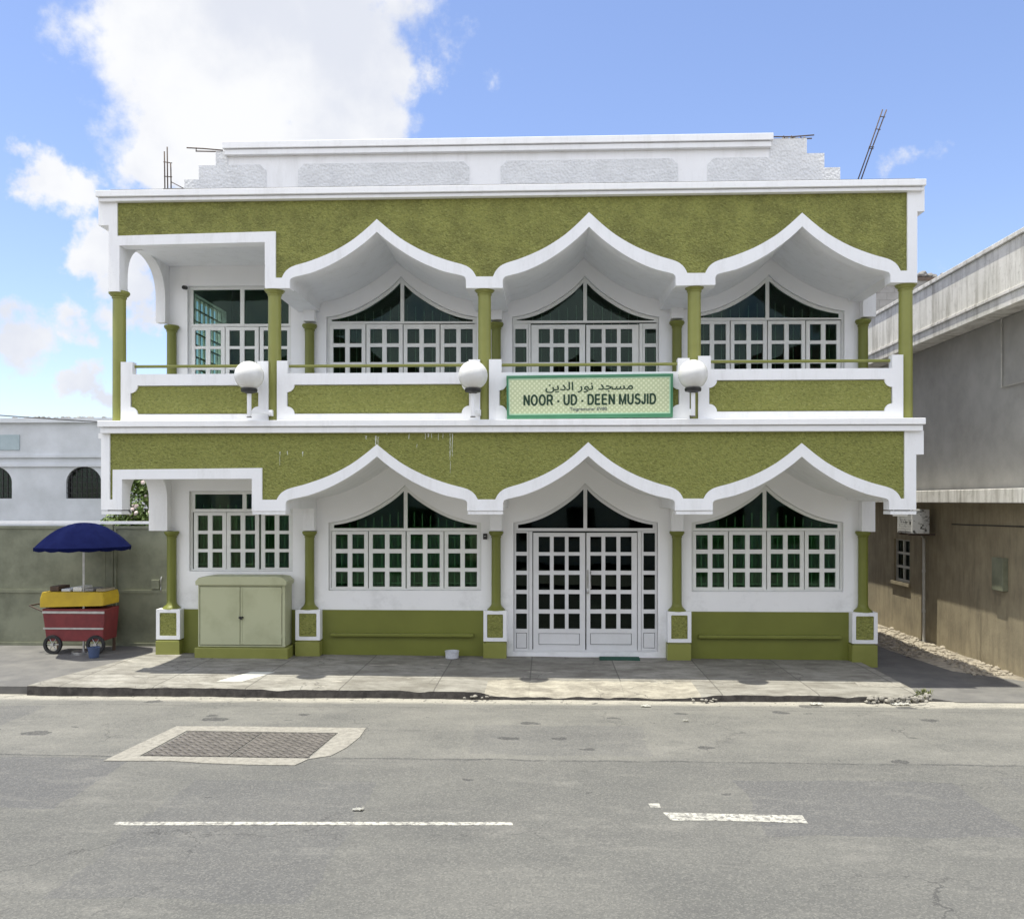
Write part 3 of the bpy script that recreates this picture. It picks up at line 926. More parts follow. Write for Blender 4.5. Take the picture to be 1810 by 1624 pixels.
# pointed side arches at both ends of the balcony
def side_arch(x0, x1, ztop, zbot_front, z_spring, z_apex, zlow):
    ya, yb_ = D + .275, YB - .17
    ym = (ya + yb_) / 2
    half = (yb_ - ya) / 2
    arc = []
    for i in range(17):
        t = i / 16
        arc.append((ya + half * (1 - math.cos(t * math.pi / 2 * .92)) / (1 - math.cos(math.pi / 2 * .92)), z_spring + (z_apex - z_spring) * math.sin(t * math.pi / 2) ** .82))
    left = arc
    right = [(2 * ym - y, z) for y, z in reversed(arc)]
    pts = [(D + .198, ztop), (D + .198, zbot_front), (D + .277, zbot_front), (D + .277, z_spring - .10), (ya - .05, z_spring - .04), (ya - .05, z_spring)]
    pts = [(D + .198, ztop), (D + .198, zbot_front), (D + .33, zbot_front), (D + .33, z_spring - .20), (ya, z_spring - .12)] + left + right[1:] + [(yb_, zlow), (YB - .003, zlow), (YB - .003, ztop)]
    return MB().prism(clean(pts), [], x0, x1, 'x').build('side_arch', M_WHITE, MQ, smooth='auto')


ZCAP_U = P(543, 569, YB - .1)[1]     # top of the wall capitals, upper floor
ZCAP_L = P(547, 938, YB - .1)[1]
side_arch(PX(192.3, D), PX(211, D), Z_UP_TOP - .004, P(200, 515, D)[1], P(226, 497, D + .25)[1], 6.88, ZCAP_U)
side_arch(PX(1595, D), PX(1621, D), Z_UP_TOP - .004, P(1600, 499.5, D)[1], P(1545, 520, YB - .1)[1], 6.62, ZCAP_U)
side_arch(PX(178.8, D), PX(215.2, D), Z_MID_BOT - .032, P(200, 901, D)[1], 2.68, 3.22, ZCAP_L)
side_arch(PX(1593, D), PX(1619.3, D), Z_MID_BOT - .032, P(1600, 901, D)[1], 2.66, 2.98, ZCAP_L)


# ------------------------------------------------------------------ columns
def column(u, v_top, y, r, z_bot, flare_foot, v_cap_px=13, full=True):
    x, zt = P(u, v_top, y)
    m = MB()
    h = zt - z_bot
    prof = [(r * 1.0, 0)]
    if flare_foot: prof = [(r * 1.95, 0), (r * 1.9, .012), (r * 1.5, .045), (r * 1.16, .075), (r * 1.02, .11)]
    prof += [(r, .14 if flare_foot else .05), (r * .985, h * .55), (r * .97, h - .125)]
    m.lathe(prof, x, y, 32, z_bot)
    o = m.build('column', M_GREEN_COL if full else M_GREEN, MQ, smooth='auto')
    k = r / .105
    c = MB().lathe([(r * .98, h - .128), (r * 1.0, h - .115), (r * 1.10, h - .112), (r * 1.10, h - .098), (r * 1.02, h - .094), (r * 1.10, h - .082), (r * 1.30, h - .07), (r * 1.36, h - .062), (r * 1.36, h - .05), (r * 1.5, h - .046), (r * 1.56, h - .03), (r * 1.56, h - .016), (r * 1.48, h - .002), (r * 1.3, h)], x, y, 32, z_bot)
    c.build('capital', M_GREEN_COL if full else M_GREEN, o, smooth='auto')
    return o


for u, v in ((211, 516), (485.5, 510.5), (856.5, 509.5), (1227, 503.5), (1600.5, 500.5)):
    column(u, v, D + .145, .103, Z_MID_TOP - .02, False)
WALL_COLS = (303.5, 547.3, 877, 1196.5, 1525.5)
for u in WALL_COLS:
    x, _ = P(u, 570, YB - .06)
    column(u, 570 - (u - 966) * .0085, YB - .06, .084, Z_MID_TOP - .02, False, full=False)
    # pier between capital and vault
for u in WALL_COLS:
    x, _ = P(u, 570, YB - .1)
    if u < 1500 and u > 400:
        for zc in (ZCAP_U, ZCAP_L): MB().box(x - .105, x + .105, YB - .17, YB - .002, zc + .002, zc + .5).build('pier', M_WHITE, MQ, bevel=.01)

for u, vt, vb, pl, pr in ((298, 1077, 1130.5, 275.8, 318), (543.5, 1079, 1131.5, 522, 565.5), (875, 1078.5, 1131.5, 854.5, 895.5), (1200.5, 1080.5, 1135, 1180, 1222), (1528.5, 1083, 1138, 1506.5, 1551.5)):
    y = YB - .21
    x0, zt = P(pl, vt, y); x1, zb = P(pr, vb, y)
    zt = P(900, 1079.5, y)[1] - .0008 * 0
    zb = P(900, 1133.5, y)[1]
    w = x1 - x0
    b = .062
    ix0, ix1, iz0, iz1 = x0 + b, x1 - b, zb + b, zt - b * .98
    g = .012
    hole = [(ix0 + g, iz0), (ix1 - g, iz0), (ix1, iz0 + g), (ix1, iz1 - g), (ix1 - g, iz1), (ix0 + g, iz1), (ix0, iz1 - g), (ix0, iz0 + g)]
    mm = MB().prism([(x0, zb), (x1, zb), (x1, zt), (x0, zt)], [hole], y, y + .035)
    mm.box(x0 + .001, x1 - .001, y + .035, YB + .02, zb + .001, zt - .001)
    p = mm.build('pedestal', M_WHITE, MQ)
    MB().box(ix0 + .002, ix1 - .002, y + .014, y + .034, iz0 + .002, iz1 - .002).build('pedestal_panel', M_STUCCO, p)
    MB().box(x0 - .004, x1 - .004, y - .012, YB + .02, -.30, zb - .028).box(x0 + .03, x1 - .03, y + .02, YB + .02, zb - .03, zb + .004).build('plinth', M_GREEN_COL, p, bevel=.006)
    x, _ = P(u, vt, YB - .06)
# lower wall columns
ZPED = P(900, 1079.5, YB - .21)[1]
for u in WALL_COLS:
    column(u, 938.5, YB - .06, .082, ZPED - .002, True, full=False)

# ------------------------------------------------------------------ the wall behind, with openings
def win_open(spec):
    """opening outline on the wall plane"""
    xl, xr, vb, vs = spec['xl'], spec['xr'], spec['vb'], spec['vs']
    if 'apex' in spec:
        xa, ya = spec['apex']
        top = list(reversed(arch_px(PROF_W, xl, vs, xa, ya, xr, spec.get('vsr', vs))))
    else:
        top = [(xr, spec.get('vsr', vs)), (xl, vs)]
    return clean(wp([(xl, vb), (xr, spec.get('vbr', vb))] + top, YB))


ROWS_L = ((944.5, 970.3), (977.8, 1004), (1010.5, 1037.3))
ROWS_D = ((948.5, 976), (982, 1009), (1016, 1043), (1050, 1077.5), (1084.7, 1112))
ROWS_U = ((580.5, 606), (612.5, 639.5), (646, 673), (680, 706))
WIN = [
    dict(name='window', floor=0, xl=334, xr=517.5, vb=1009.5, vs=868, vbr=1009.5, casements=[(341, 398, 2), (399, 456, 2), (460, 516, 2)], rows=((911, 938), (943.7, 970.4), (976, 1003.5)), tr=(900, 905), mull=430, curtain=1),
    dict(name='window', floor=0, xl=580.5, xr=850.5, vb=1043.5, vs=924, apex=(715.5, 857.5), casements=[(585.5, 649.5, 2), (651, 716, 2), (718, 783.5, 2), (785, 849.5, 2)], rows=ROWS_L, tr=(933.5, 938.5), mull=716, curtain=1),
    dict(name='door_window', floor=0, xl=907.5, xr=1163, vb=1152.5, vs=923.5, apex=(1034.6, 853.5), door=True, rows=ROWS_D, tr=(933.5, 938.5), mull=1034.8),
    dict(name='window', floor=0, xl=1222.5, xr=1491, vb=1045.5, vs=923, apex=(1354, 856.5), casements=[(1224.5, 1288, 2), (1289.5, 1355.5, 2), (1357, 1422.5, 2), (1424, 1485.5, 2)], rows=tuple((a + 1, b + 1) for a, b in ROWS_L), tr=(933.5, 938.5), mull=1353, curtain=1),
    dict(name='window', floor=1, xl=331, xr=514.5, vb=716, vs=505.5, vsr=504, casements=[(336, 395.5, 2), (397, 455.5, 2), (457.5, 513, 2)], rows=((583, 611), (616, 647), (653, 682), (687, 710)), tr=(571.5, 576.5), mull=426),
    dict(name='window', floor=1, xl=576.5, xr=843, vb=716, vs=560, apex=(708.5, 488.5), casements=[(581, 645, 2), (646.5, 711, 2), (712.5, 776.5, 2), (778, 842, 2)], rows=ROWS_U, tr=(567, 572), mull=710),
    dict(name='door_window', floor=1, xl=905.5, xr=1165, vb=738, vs=560, apex=(1034.3, 487.5), door=True, rows=ROWS_U + ((712, 726),), tr=(565.5, 570.5), mull=1034.5),
    dict(name='window', floor=1, xl=1226, xr=1493, vb=716, vs=554, vsr=549, apex=(1359.5, 485.5), casements=[(1228, 1291, 2), (1292.5, 1357, 2), (1358.5, 1425, 2), (1426.5, 1487.5, 2)], rows=((572, 601), (607, 635), (641.5, 668), (675, 700)), tr=(560.5, 565.5), mull=1358),
]
WXL, WXR = PX(296, YB), PX(1533, YB)
wall_outer = [(WXL, -.3), (WXR, -.3), (WXR, Z_UP_TOP - .01), (WXL, Z_UP_TOP - .01)]
# the door opening runs to the ground: wall as one outline with window holes
MB().prism(wall_outer, [win_open(s) for s in WIN], YB, YB + .24).build('front_wall', M_WALL, MQ)
DEPTH = 9.0
m = MB()
m.box(WXR - .22, WXR - .002, YB + .24, YB + DEPTH, -.3, Z_UP_TOP - .012)
m.box(WXL, WXR, YB + DEPTH, YB + DEPTH + .2, -.3, Z_UP_TOP - .012)
m.build('outer_wall', M_WALL, MQ)
sy0, sy1, sz0, sz1 = YB + .55, YB + 2.3, 4.75, 6.55
m = MB().prism([(YB + .241, -.3), (YB + DEPTH, -.3), (YB + DEPTH, Z_UP_TOP - .012), (YB + .241, Z_UP_TOP - .012)], [[(sy0, sz0), (sy1, sz0), (sy1, sz1), (sy0, sz1)]], WXL + .002, WXL + .22, 'x')
m.build('outer_wall', M_WALL, MQ)
sw = MB()
for i in range(9): sw.box(WXL + .08, WXL + .12, sy0 + i * (sy1 - sy0) / 8 - .014, sy0 + i * (sy1 - sy0) / 8 + .014, sz0, sz1)
for i in range(9): sw.box(WXL + .083, WXL + .117, sy0, sy1, sz0 + i * (sz1 - sz0) / 8 - .014, sz0 + i * (sz1 - sz0) / 8 + .014)
sw.build('side_window_grid', M_FRAME, MQ)
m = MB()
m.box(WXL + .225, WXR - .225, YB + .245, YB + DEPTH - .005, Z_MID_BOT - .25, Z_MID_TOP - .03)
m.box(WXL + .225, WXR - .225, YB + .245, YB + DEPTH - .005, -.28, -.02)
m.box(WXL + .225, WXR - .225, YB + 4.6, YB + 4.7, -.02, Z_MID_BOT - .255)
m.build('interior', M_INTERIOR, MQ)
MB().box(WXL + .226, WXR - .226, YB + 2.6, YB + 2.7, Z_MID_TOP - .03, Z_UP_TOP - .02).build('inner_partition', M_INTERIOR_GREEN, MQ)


def rect_px(a, b, c, d, Y):
    x0, z1 = P(a, c, Y); x1, z0 = P(b, d, Y)
    return [(x0, z0), (x1, z0), (x1, z1), (x0, z1)]


def inset_open(spec, e):
    s = dict(spec)
    s['xl'] += e; s['xr'] -= e; s['vs'] += e * .9; s['vb'] -= e
    if 'vsr' in s: s['vsr'] += e * .9
    if 'vbr' in s: s['vbr'] -= e
    if 'apex' in s: s['apex'] = (s['apex'][0], s['apex'][1] + e * 1.35)
    return s


def build_window(s):
    Yf = YB + .06
    upper = s['floor'] == 1
    door = s.get('door')
    # fixed frame: outline with a hole for the transom lights and one for the casements
    out = win_open(inset_open(s, .4))
    e = 5.0
    holes = []
    xl, xr = s['xl'] + e, s['xr'] - e
    t0, t1 = s['tr']
    mu = s['mull']
    if 'apex' in s:
        xa, ya = s['apex']
        arc = arch_px(PROF_W, xl + 3, min(s['vs'] + 4, t0 - 1), xa, ya + 7.5, xr - 3, min(s.get('vsr', s['vs']) + 4, t0 - 1))
        la = [p for p in arc if p[0] < mu - 3.2] ; ra = [p for p in arc if p[0] > mu + 3.2]
        yl = la[-1][1]; yr = ra[0][1]
        holes.append(clean(wp([(la[0][0], t0), (mu - 3.2, t0), (mu - 3.2, yl)] + list(reversed(la)), YB)))
        holes.append(clean(wp([(mu + 3.2, t0), (ra[-1][0], t0)] + list(reversed(ra)) + [(mu + 3.2, yr)], YB)))
    else:
        holes.append(rect_px(xl + 3, mu - 3.5, s['vs'] + 5.5, t0 - .5, YB))
        holes.append(rect_px(mu + 3.5, xr - 1, s['vs'] + 5.0, t0 - .5, YB))
    lower = rect_px(xl - 1, xr + 1, t1, s['vb'] - (2 if door else 3), YB)
    holes.append(lower)
    w = MB().prism(out, holes, Yf, Yf + .07).build('entrance_frame' if door else 'window', M_DOOR if door and not upper else M_FRAME, MQ)
    # glass
    gm = M_GLASS_UP if upper else M_GLASS_DARK if door else M_GLASS
    so = inset_open(s, 2); so['vb'] = so['vbr'] = (t0 + t1) / 2
    MB().prism(win_open(so), [], Yf + .030, Yf + .036).build('pane', gm, w)
    leaves = [(a, b) for a, b, _ in s['casements']] if not door else [(s['xl'] + 3, 937.5), (937.8, 1035.4), (1035.8, 1130.5), (1130.8, s['xr'] - 3)]
    for a, b in leaves:
        rp = rect_px(a + 1.2, b - 1.2, t1 + 1.5, s['vb'] - 4, YB)
        g = MB().prism(rp, [], Yf + .030, Yf + .036)
        ka, kb_ = random.uniform(-.010, .010), random.uniform(-.006, .006)
        xm_, zm_ = (rp[0][0] + rp[1][0]) / 2, (rp[0][1] + rp[2][1]) / 2
        for v in g.bm.verts: v.co.y += ka * (v.co.x - xm_) * 1.5 + kb_ * (v.co.z - zm_)
        g.build('pane', gm, w)
    rows = s['rows']
    Yc = Yf - .012
    fm = M_DOOR if door and not upper else M_FRAME
    if not door:
        for a, b, n in s['casements']:
            top, bot = t1 + .6, s['vb'] - 3.4
            pw = (b - a - 7 * 2 - 7.2 * (n - 1)) / n
            hs = []
            for k in range(n):
                p0 = a + 6.6 + k * (pw + 7.8)
                for r0, r1 in rows:
                    hs.append(rect_px(p0, p0 + pw, r0, r1, YB))
            MB().prism(rect_px(a, b, top, bot, YB), hs, Yc, Yc + .038).build('casement', fm, w, bevel=.004)
    else:
        bot = s['vb'] - 2.2
        kb = rows[-1][1] + 6
        # side lights
        if upper: SL = ((905.5 + 3, 933.5, 910.5, 930.5), (1137, 1163, 1140.5, 1160.5)); LV = ((938.5, 1035, (952, 978, 1004.5), 20), (1036, 1130, (1043.5, 1070.5, 1097.5), 20.5)); JB = ((934, 938), (1130.5, 1136.5))
        else: SL = ((909.5, 934.5, 912, 931.2), (1134.5, 1161.5, 1138, 1158.6)); LV = ((942, 1035.2, (952, 978.7, 1005), 20), (1036.4, 1127, (1043.6, 1070.2, 1097), 20)); JB = ((935, 941), (1127.6, 1134))
        srows = rows if upper else ((942, 975.5),) + tuple(rows[1:])
        for a, b, p0, p1 in SL:
            hs = [rect_px(p0, p1, r0, r1, YB) for r0, r1 in srows]
            if not upper: hs.append(rect_px(p0, p1, kb + 1, bot - 4, YB))
            MB().prism(rect_px(a, b, t1 + .6, bot, YB), hs, Yc, Yc + .038).build('side_light', fm, w, bevel=.004)
            if not upper: MB().prism(rect_px(p0 + .8, p1 - .8, kb + 1.8, bot - 4.8, YB), [], Yc + .006, Yc + .03).build('kick_panel', fm, w, bevel=.004)
        for a, b in JB:
            MB().prism(rect_px(a, b, t1 + .6, bot, YB), [], Yc - .012, Yc + .06).build('jamb', fm, w, bevel=.004)
        for a, b, cols, pw in LV:
            hs = [rect_px(c, c + pw, r0, r1, YB) for c in cols for r0, r1 in rows]
            if not upper: hs.append(rect_px(cols[0], cols[2] + pw, kb + 1.5, kb + 22.5, YB))
            dl = MB().prism(rect_px(a + .5, b - .5, t1 + 3, bot, YB), hs, Yc + .0, Yc + .042).build('door_leaf', fm, w, bevel=.004)
            if not upper: MB().prism(rect_px(cols[0] + .9, cols[2] + pw - .9, kb + 2.4, kb + 21.4, YB), [], Yc + .006, Yc + .03).build('kick_panel', fm, w)
        if not upper:
            x, z0 = P(1044, 1040, YB); _, z1 = P(1044, 1009, YB)
            h = MB().tube([(x, Yc + .01, z0 + .03), (x, Yc - .055, z0 + .03), (x, Yc - .06, z0), (x, Yc - .06, z1), (x, Yc - .055, z1 - .03), (x, Yc + .01, z1 - .03)], .011, 8)
            xa, _ = P(1038, 1040, YB)
            h.box(xa - .022, xa + .024, Yc - .012, Yc + .005, z0, z1 + .02)
            h.build('pull_handle', M_STEEL, w, smooth='auto')
            h = MB(); xx, zz = P(1039, 1046, YB); h.lathe([(.018, -.03), (.022, -.02), (.022, .02), (.018, .03)], xx, Yc - .015, 14, zz)
            h.build('lock', M_STEEL, w, smooth='auto')
    # grille and curtain behind the glass
    x0, zt = P(s['xl'], t0, YB); x1, zb = P(s['xr'], s['vb'], YB)
    if s.get('curtain'):
        gr = MB()
        n = int((x1 - x0) / .145)
        ztop = P(s['xl'], s['apex'][1] if 'apex' in s else s['vs'], YB)[1]
        for i in range(n + 1):
            x = x0 + .05 + (x1 - x0 - .1) * i / n
            d = abs(x - (x0 + x1) / 2) / ((x1 - x0) / 2)
            zz = zt + (.42 * (1 - d) * (ztop - zt) if 'apex' in s else .08)
            gr.box(x - .006, x + .006, Yf + .12, Yf + .132, zb, zz)
        for k in range(4):
            z = zb + (zt - zb) * (k + .4) / 4
            gr.box(x0, x1, Yf + .133, Yf + .14, z - .006, z + .006)
        gr.build('grille', M_GRILLE, w)
        cu = MB(); bm = cu.bm
        nx = 150
        span = [(x0 - .02, x1 + .02)]
        prev = None
        for i in range(nx + 1):
            x = x0 - .05 + (x1 - x0 + .1) * i / nx
            gap = 0
            y = YB + .30 + .035 * math.sin(i * .9) + .02 * math.sin(i * .37 + 1)
            a = bm.verts.new((x, y, zb - .1)); b = bm.verts.new((x + .01 * math.sin(i), y + .01, zt + .02))
            if prev: bm.faces.new((prev[0], a, b, prev[1]))
            prev = (a, b)
        bmesh.ops.solidify(bm, geom=bm.faces[:], thickness=.004)
        cu.build('curtain', M_CURTAIN, w, smooth=True)
    else:
        gr = MB()
        n = int((x1 - x0) / .155)
        if 'apex' in s:
            ztop = P(s['xl'], s['apex'][1], YB)[1]
            for i in range(n + 1):
                x = x0 + .05 + (x1 - x0 - .1) * i / n
                d = abs(x - (x0 + x1) / 2) / ((x1 - x0) / 2)
                gr.box(x - .006, x + .006, Yf + .12, Yf + .132, zb, zt + .42 * (1 - d) * (ztop - zt))
            if not door or upper: gr.build('grille', M_GRILLE, w)


for s in WIN: build_window(s)

# dado, ledges
zd = P(900, 1079.2, YB - .03)[1]
for a, b in ((318, 524), (565, 856), (1221, 1508)):
    x0, x1 = PX(a, YB - .03), PX(b, YB - .03)
    MB().box(x0 - .02, x1 + .02, YB - .035, YB + .01, -.3, zd).build('dado', M_GREEN, MQ)
for a, b, v in ((584, 837, 1121.5), (1235, 1487, 1125)):
    x0, z = P(a, v, YB - .1); x1, _ = P(b, v, YB - .1)
    MB().box(x0, x1, YB - .12, YB - .03, z - .028, z + .028).build('ledge', M_GREEN, MQ, bevel=.012)

# ------------------------------------------------------------------ balustrade
def notched(x0, x1, z0, z1, r):
    """panel outline with concave quarter-round corners"""
    st = .012
    pts = []
    for cx, cz, a0 in ((x0, z0, 0), (x1, z0, 90), (x1, z1, 180), (x0, z1, 270)):
        arc = [(cx + r * math.cos(R(a0 + 90 - k * 90 / 8)), cz + r * math.sin(R(a0 + 90 - k * 90 / 8))) for k in range(9)]
        first = {0: (0, st), 90: (-st, 0), 180: (0, -st), 270: (st, 0)}[a0]
        last = {0: (st, 0), 90: (0, st), 180: (-st, 0), 270: (0, -st)}[a0]
        pts += [(arc[0][0] + first[0], arc[0][1] + first[1])] if False else []
        pts += arc
    return pts


FBAL = D + .02
BAYS = [
    dict(x=(213.3, 473.6), posts=((213.3, 234), (454.8, 473.6)), vtop=661, vpost=639, panel=(230, 456.5), pv=(681, 732), rail=647.5),
    dict(x=(489.3, 848.5), posts=((489.3, 508.4), (828.5, 848.5)), vtop=659, vpost=636.5, panel=(507, 829.4), pv=(679, 731), rail=646.5),
    dict(x=(864.3, 1219), posts=((864.3, 886.5), (1198.3, 1219)), vtop=657.5, vpost=634, panel=(882.6, 1200.5), pv=(675.5, 729), rail=644.5),
    dict(x=(1234.3, 1596.7), posts=((1234.3, 1256.5), (1577, 1596.7)), vtop=651.5, vpost=628, panel=(1253.6, 1577.6), pv=(671, 727), rail=638.5),
]
for b in BAYS:
    uc = sum(b['x']) / 2
    zt = P(uc, b['vtop'], FBAL)[1]; zp = P(uc, b['vpost'], FBAL)[1]
    zb = Z_MID_TOP - .03
    x0, x1 = (PX(q, FBAL) for q in b['x'])
    px0, px1 = (PX(q, FBAL) for q in b['panel'])
    pz1, pz0 = (P(uc, q, FBAL)[1] for q in b['pv'])
    p1, p2 = [tuple(PX(q, FBAL) for q in pp) for pp in b['posts']]
    outl = [(x0, zb), (x1, zb), (x1, zp), (p2[0], zp), (p2[0], zt), (p1[1], zt), (p1[1], zp), (x0, zp)]
    hole = notched(px0, px1, pz0, pz1, .118)
    bl = MB().prism(outl, [hole], FBAL, FBAL + .05)
    bl.prism([(x0 + .002, zb), (x1 - .002, zb), (x1 - .002, zt - .001), (x0 + .002, zt - .001)], [], FBAL + .05, FBAL + .13)
    bl.box(x0 + .0015, p1[1] + .0, FBAL + .05, FBAL + .14, zt - .002, zp - .0015)
    bl.box(p2[0] - .0, x1 - .0015, FBAL + .05, FBAL + .14, zt - .002, zp - .0015)
    o = bl.build('balustrade', M_WHITE, MQ)
    MB().box(px0 + .01, px1 - .01, FBAL + .028, FBAL + .049, pz0 + .01, pz1 - .01).build('balustrade_panel', M_STUCCO, o)
    zr = P(uc, b['rail'], FBAL + .09)[1]
    MB().tube([(p1[1] - .01, FBAL + .09, zr), (p2[0] + .01, FBAL + .09, zr)], .024, 12).build('handrail', M_GREEN_COL, o, smooth='auto')

# ------------------------------------------------------------------ roof parapet
YP = YB
x0, x1 = PX(401, YP), PX(1362, YP)
zt = P(880, 250, YP)[1]
zbase = Z_UP_TOP + .045
pm = MB().box(x0, x1, YP + .004, YP + .2, zbase, zt)
par = pm.build('roof_parapet', M_WHITE, MQ)
c0, c1 = PX(393, YP - .1), PX(1367, YP - .1)
za, zb_, zc = P(880, 242.5, YP - .12)[1], P(880, 254.5, YP - .12)[1], P(880, 266, YP - .1)[1]
cm_ = MB().box(c0, c1, YP - .12, YP + .26, zb_, za).box(c0 + .03, c1 - .03, YP - .085, YP + .23, zc, zb_ - .012).box(c0 + .05, c1 - .05, YP - .06, YP + .2, zb_ - .014, zb_ + .002)
cm_.build('coping', M_WHITE, par, bevel=.02)
for a, b, v0 in ((396, 470, 292), (527, 829.5, 290), (885, 1198, 284.5), (1251, 1372, 279.5)):
    xa, zz = P(a, v0, YP - .01); xb, _ = P(b, v0, YP - .01)
    q = .1
    lo = zbase
    pts = [(xa, lo), (xb, lo), (xb, zz - q), (xb - .04, zz - q * .7), (xb - q, zz), (xa + q, zz), (xa + .04, zz - q * .7), (xa, zz - q)]
    MB().prism(pts, [], YP - .012, YP + .006).build('textured_panel', M_WHITE_ROUGH, par)
m = MB()
for a, b, v in ((326, 351.5, 318), (351.5, 381.5, 293), (381.5, 403, 268)):
    xa, zz = P(a, v, YP); xb, _ = P(b, v, YP)
    m.box(xa, xb + .002, YP - .004 - .001 * a / 400, YP + .195, zbase, zz)
m.build('stepped_end', M_WHITE_ROUGH, par)
m = MB()
for a, b, v in ((1361, 1426, 246), (1426, 1457, 271.5), (1457, 1485, 296.5)):
    xa, zz = P(a, v, YP); xb, _ = P(b, v, YP)
    m.box(xa - .002, xb, YP - .008 + .001 * (a - 1361) / 60, YP + .195, zbase, zz)
m.build('stepped_end', M_WHITE_ROUGH, par)
xa, zz = P(289, 331, YP); xb, _ = P(325, 331, YP)
m = MB().box(xa, xb, YP - .02, YP + .3, zbase, zz - .03)
for i in range(10): rubble_lump(m, random.uniform(xa, xb), YP + random.uniform(0, .25), zz - .04, random.uniform(.03, .05))
m.build('column_stub', M_BLOCK, MQ)


def rebar(pts, r=.011):
    MB().tube(pts, r, 6).build('rebar', M_RUST, MQ, smooth=True)


def rpt(u, v, y=YP + .08): x, z = P(u, v, y); return (x, y, z)


for u0, u1, v in ((291.5, 290.5, 268), (296.5, 295.5, 260), (302.5, 301.5, 288)):
    rebar([rpt(u0, 337), rpt((u0 + u1) / 2, 300), rpt(u1, v)])
rebar([rpt(289, 286.5), rpt(304, 288.5)], .008); rebar([rpt(290, 312), rpt(304, 313)], .008)
rebar([rpt(303, 322), rpt(326, 334)], .008)
rebar([rpt(330, 261.5, YP - .02), rpt(360, 263, YP - .02), rpt(394, 266, YP - .02)]); rebar([rpt(346, 267.5, YP + .1), rpt(394, 268.5, YP + .1)])
rebar([rpt(347, 261, YP + .04), rpt(346.5, 268.5, YP + .04)], .008)
rebar([rpt(1366, 242, YP - .02), rpt(1400, 242, YP - .02), rpt(1439, 239, YP - .02)]); rebar([rpt(1366, 246.5), rpt(1435, 245)])
for u in (1385, 1399, 1414): rebar([rpt(u, 240, YP + .04), rpt(u + 3, 246, YP + .04)], .008)
rebar([rpt(1514, 325), rpt(1538, 258), rpt(1560, 194)]); rebar([rpt(1519.5, 325), rpt(1543, 258), rpt(1567, 194.5)])
for v, u in ((262, 1536), (228, 1548.5), (259, 1537), (206, 1556.5)): rebar([rpt(u - 1, v, YP + .06), rpt(u + 8, v + 1.5, YP + .06)], .008)
m = MB()
for i in range(14): rubble_lump(m, *(lambda q: (q[0], YP + .1 + random.uniform(-.05, .05), q[2]))(rpt(random.uniform(1385, 1422), 244.5)), random.uniform(.018, .035))
m.build('mortar_rubble', M_BLOCK, MQ)

# old white paint drips on the lower fascia
def drip(u0, v0, v1, w):
    n = max(3, int(abs(v1 - v0) / 3))
    L_, R_ = [], []
    for i in range(n + 1):
        v = v0 + (v1 - v0) * i / n
        ww = w * random.uniform(.35, 1.0) * (1 - .4 * i / n)
        du = random.uniform(-.4, .4)
        L_.append(P(u0 + du - ww / 2, v, D - .003)); R_.append(P(u0 + du + ww / 2, v, D - .003))
    MB().prism(L_ + list(reversed(R_)), [], D - .0045, D + .004).build('paint_drip', M_STAIN, MQ)
for d in ((495, 798, 805, 2.0), (494.5, 806, 822, 1), (508, 797, 804, 2.6), (535, 798, 807, 2.4), (647, 770, 776, 4), (664, 770, 786, 5), (668, 772, 786, 3), (723, 766, 776, 2), (752, 766, 776, 3), (757, 766, 773, 4), (763, 766, 774, 2.5), (775, 766, 778, 2.2), (783, 766, 775, 2), (795.5, 766, 812, 1.8), (799.5, 766, 806, 2.0), (796, 815, 836, .9), (737, 785, 791, 1.6), (684, 766, 768, 3)):
    drip(*d)


# ================================================================== THINGS ON AND AROUND THE MOSQUE
def lettering(name, body, px, parent, mt, Y, depth=.004, weight=0.0, tilt=0.0, spacing=1.0):
    """text meshed and fitted into a pixel rectangle (u0,v0,u1,v1) of the plane y = Y"""
    c = bpy.data.curves.new(name, 'FONT')
    c.body = body; c.extrude = .01; c.offset = weight; c.space_character = spacing
    tmp = bpy.data.objects.new(name, c); COL.objects.link(tmp)
    dg = bpy.context.evaluated_depsgraph_get()
    me = bpy.data.meshes.new_from_object(tmp.evaluated_get(dg))
    bpy.data.objects.remove(tmp); bpy.data.curves.remove(c)
    xs = [v.co.x for v in me.vertices]; ys = [v.co.y for v in me.vertices]
    x0, z1 = P(px[0], px[1], Y); x1, z0 = P(px[2], px[3], Y)
    sx, sz = (x1 - x0) / (max(xs) - min(xs)), (z1 - z0) / (max(ys) - min(ys))
    off = parent.location
    xm = (x0 + x1) / 2
    for v in me.vertices:
        x, z = x0 + (v.co.x - min(xs)) * sx, z0 + (v.co.y - min(ys)) * sz
        d = -v.co.z / .01 * depth / 2
        v.co = Vector((x, Y + d, z + (x - xm) * tilt)) - off
    me.name = name
    me.materials.clear(); me.materials.append(mt)
    o = bpy.data.objects.new(name, me); COL.objects.link(o); o.parent = parent
    return o


def arcpts(cx, cz, rx, rz, a0, a1, n=10):
    return [(cx + rx * math.cos(R(a0 + (a1 - a0) * i / n)), cz + rz * math.sin(R(a0 + (a1 - a0) * i / n))) for i in range(n + 1)]


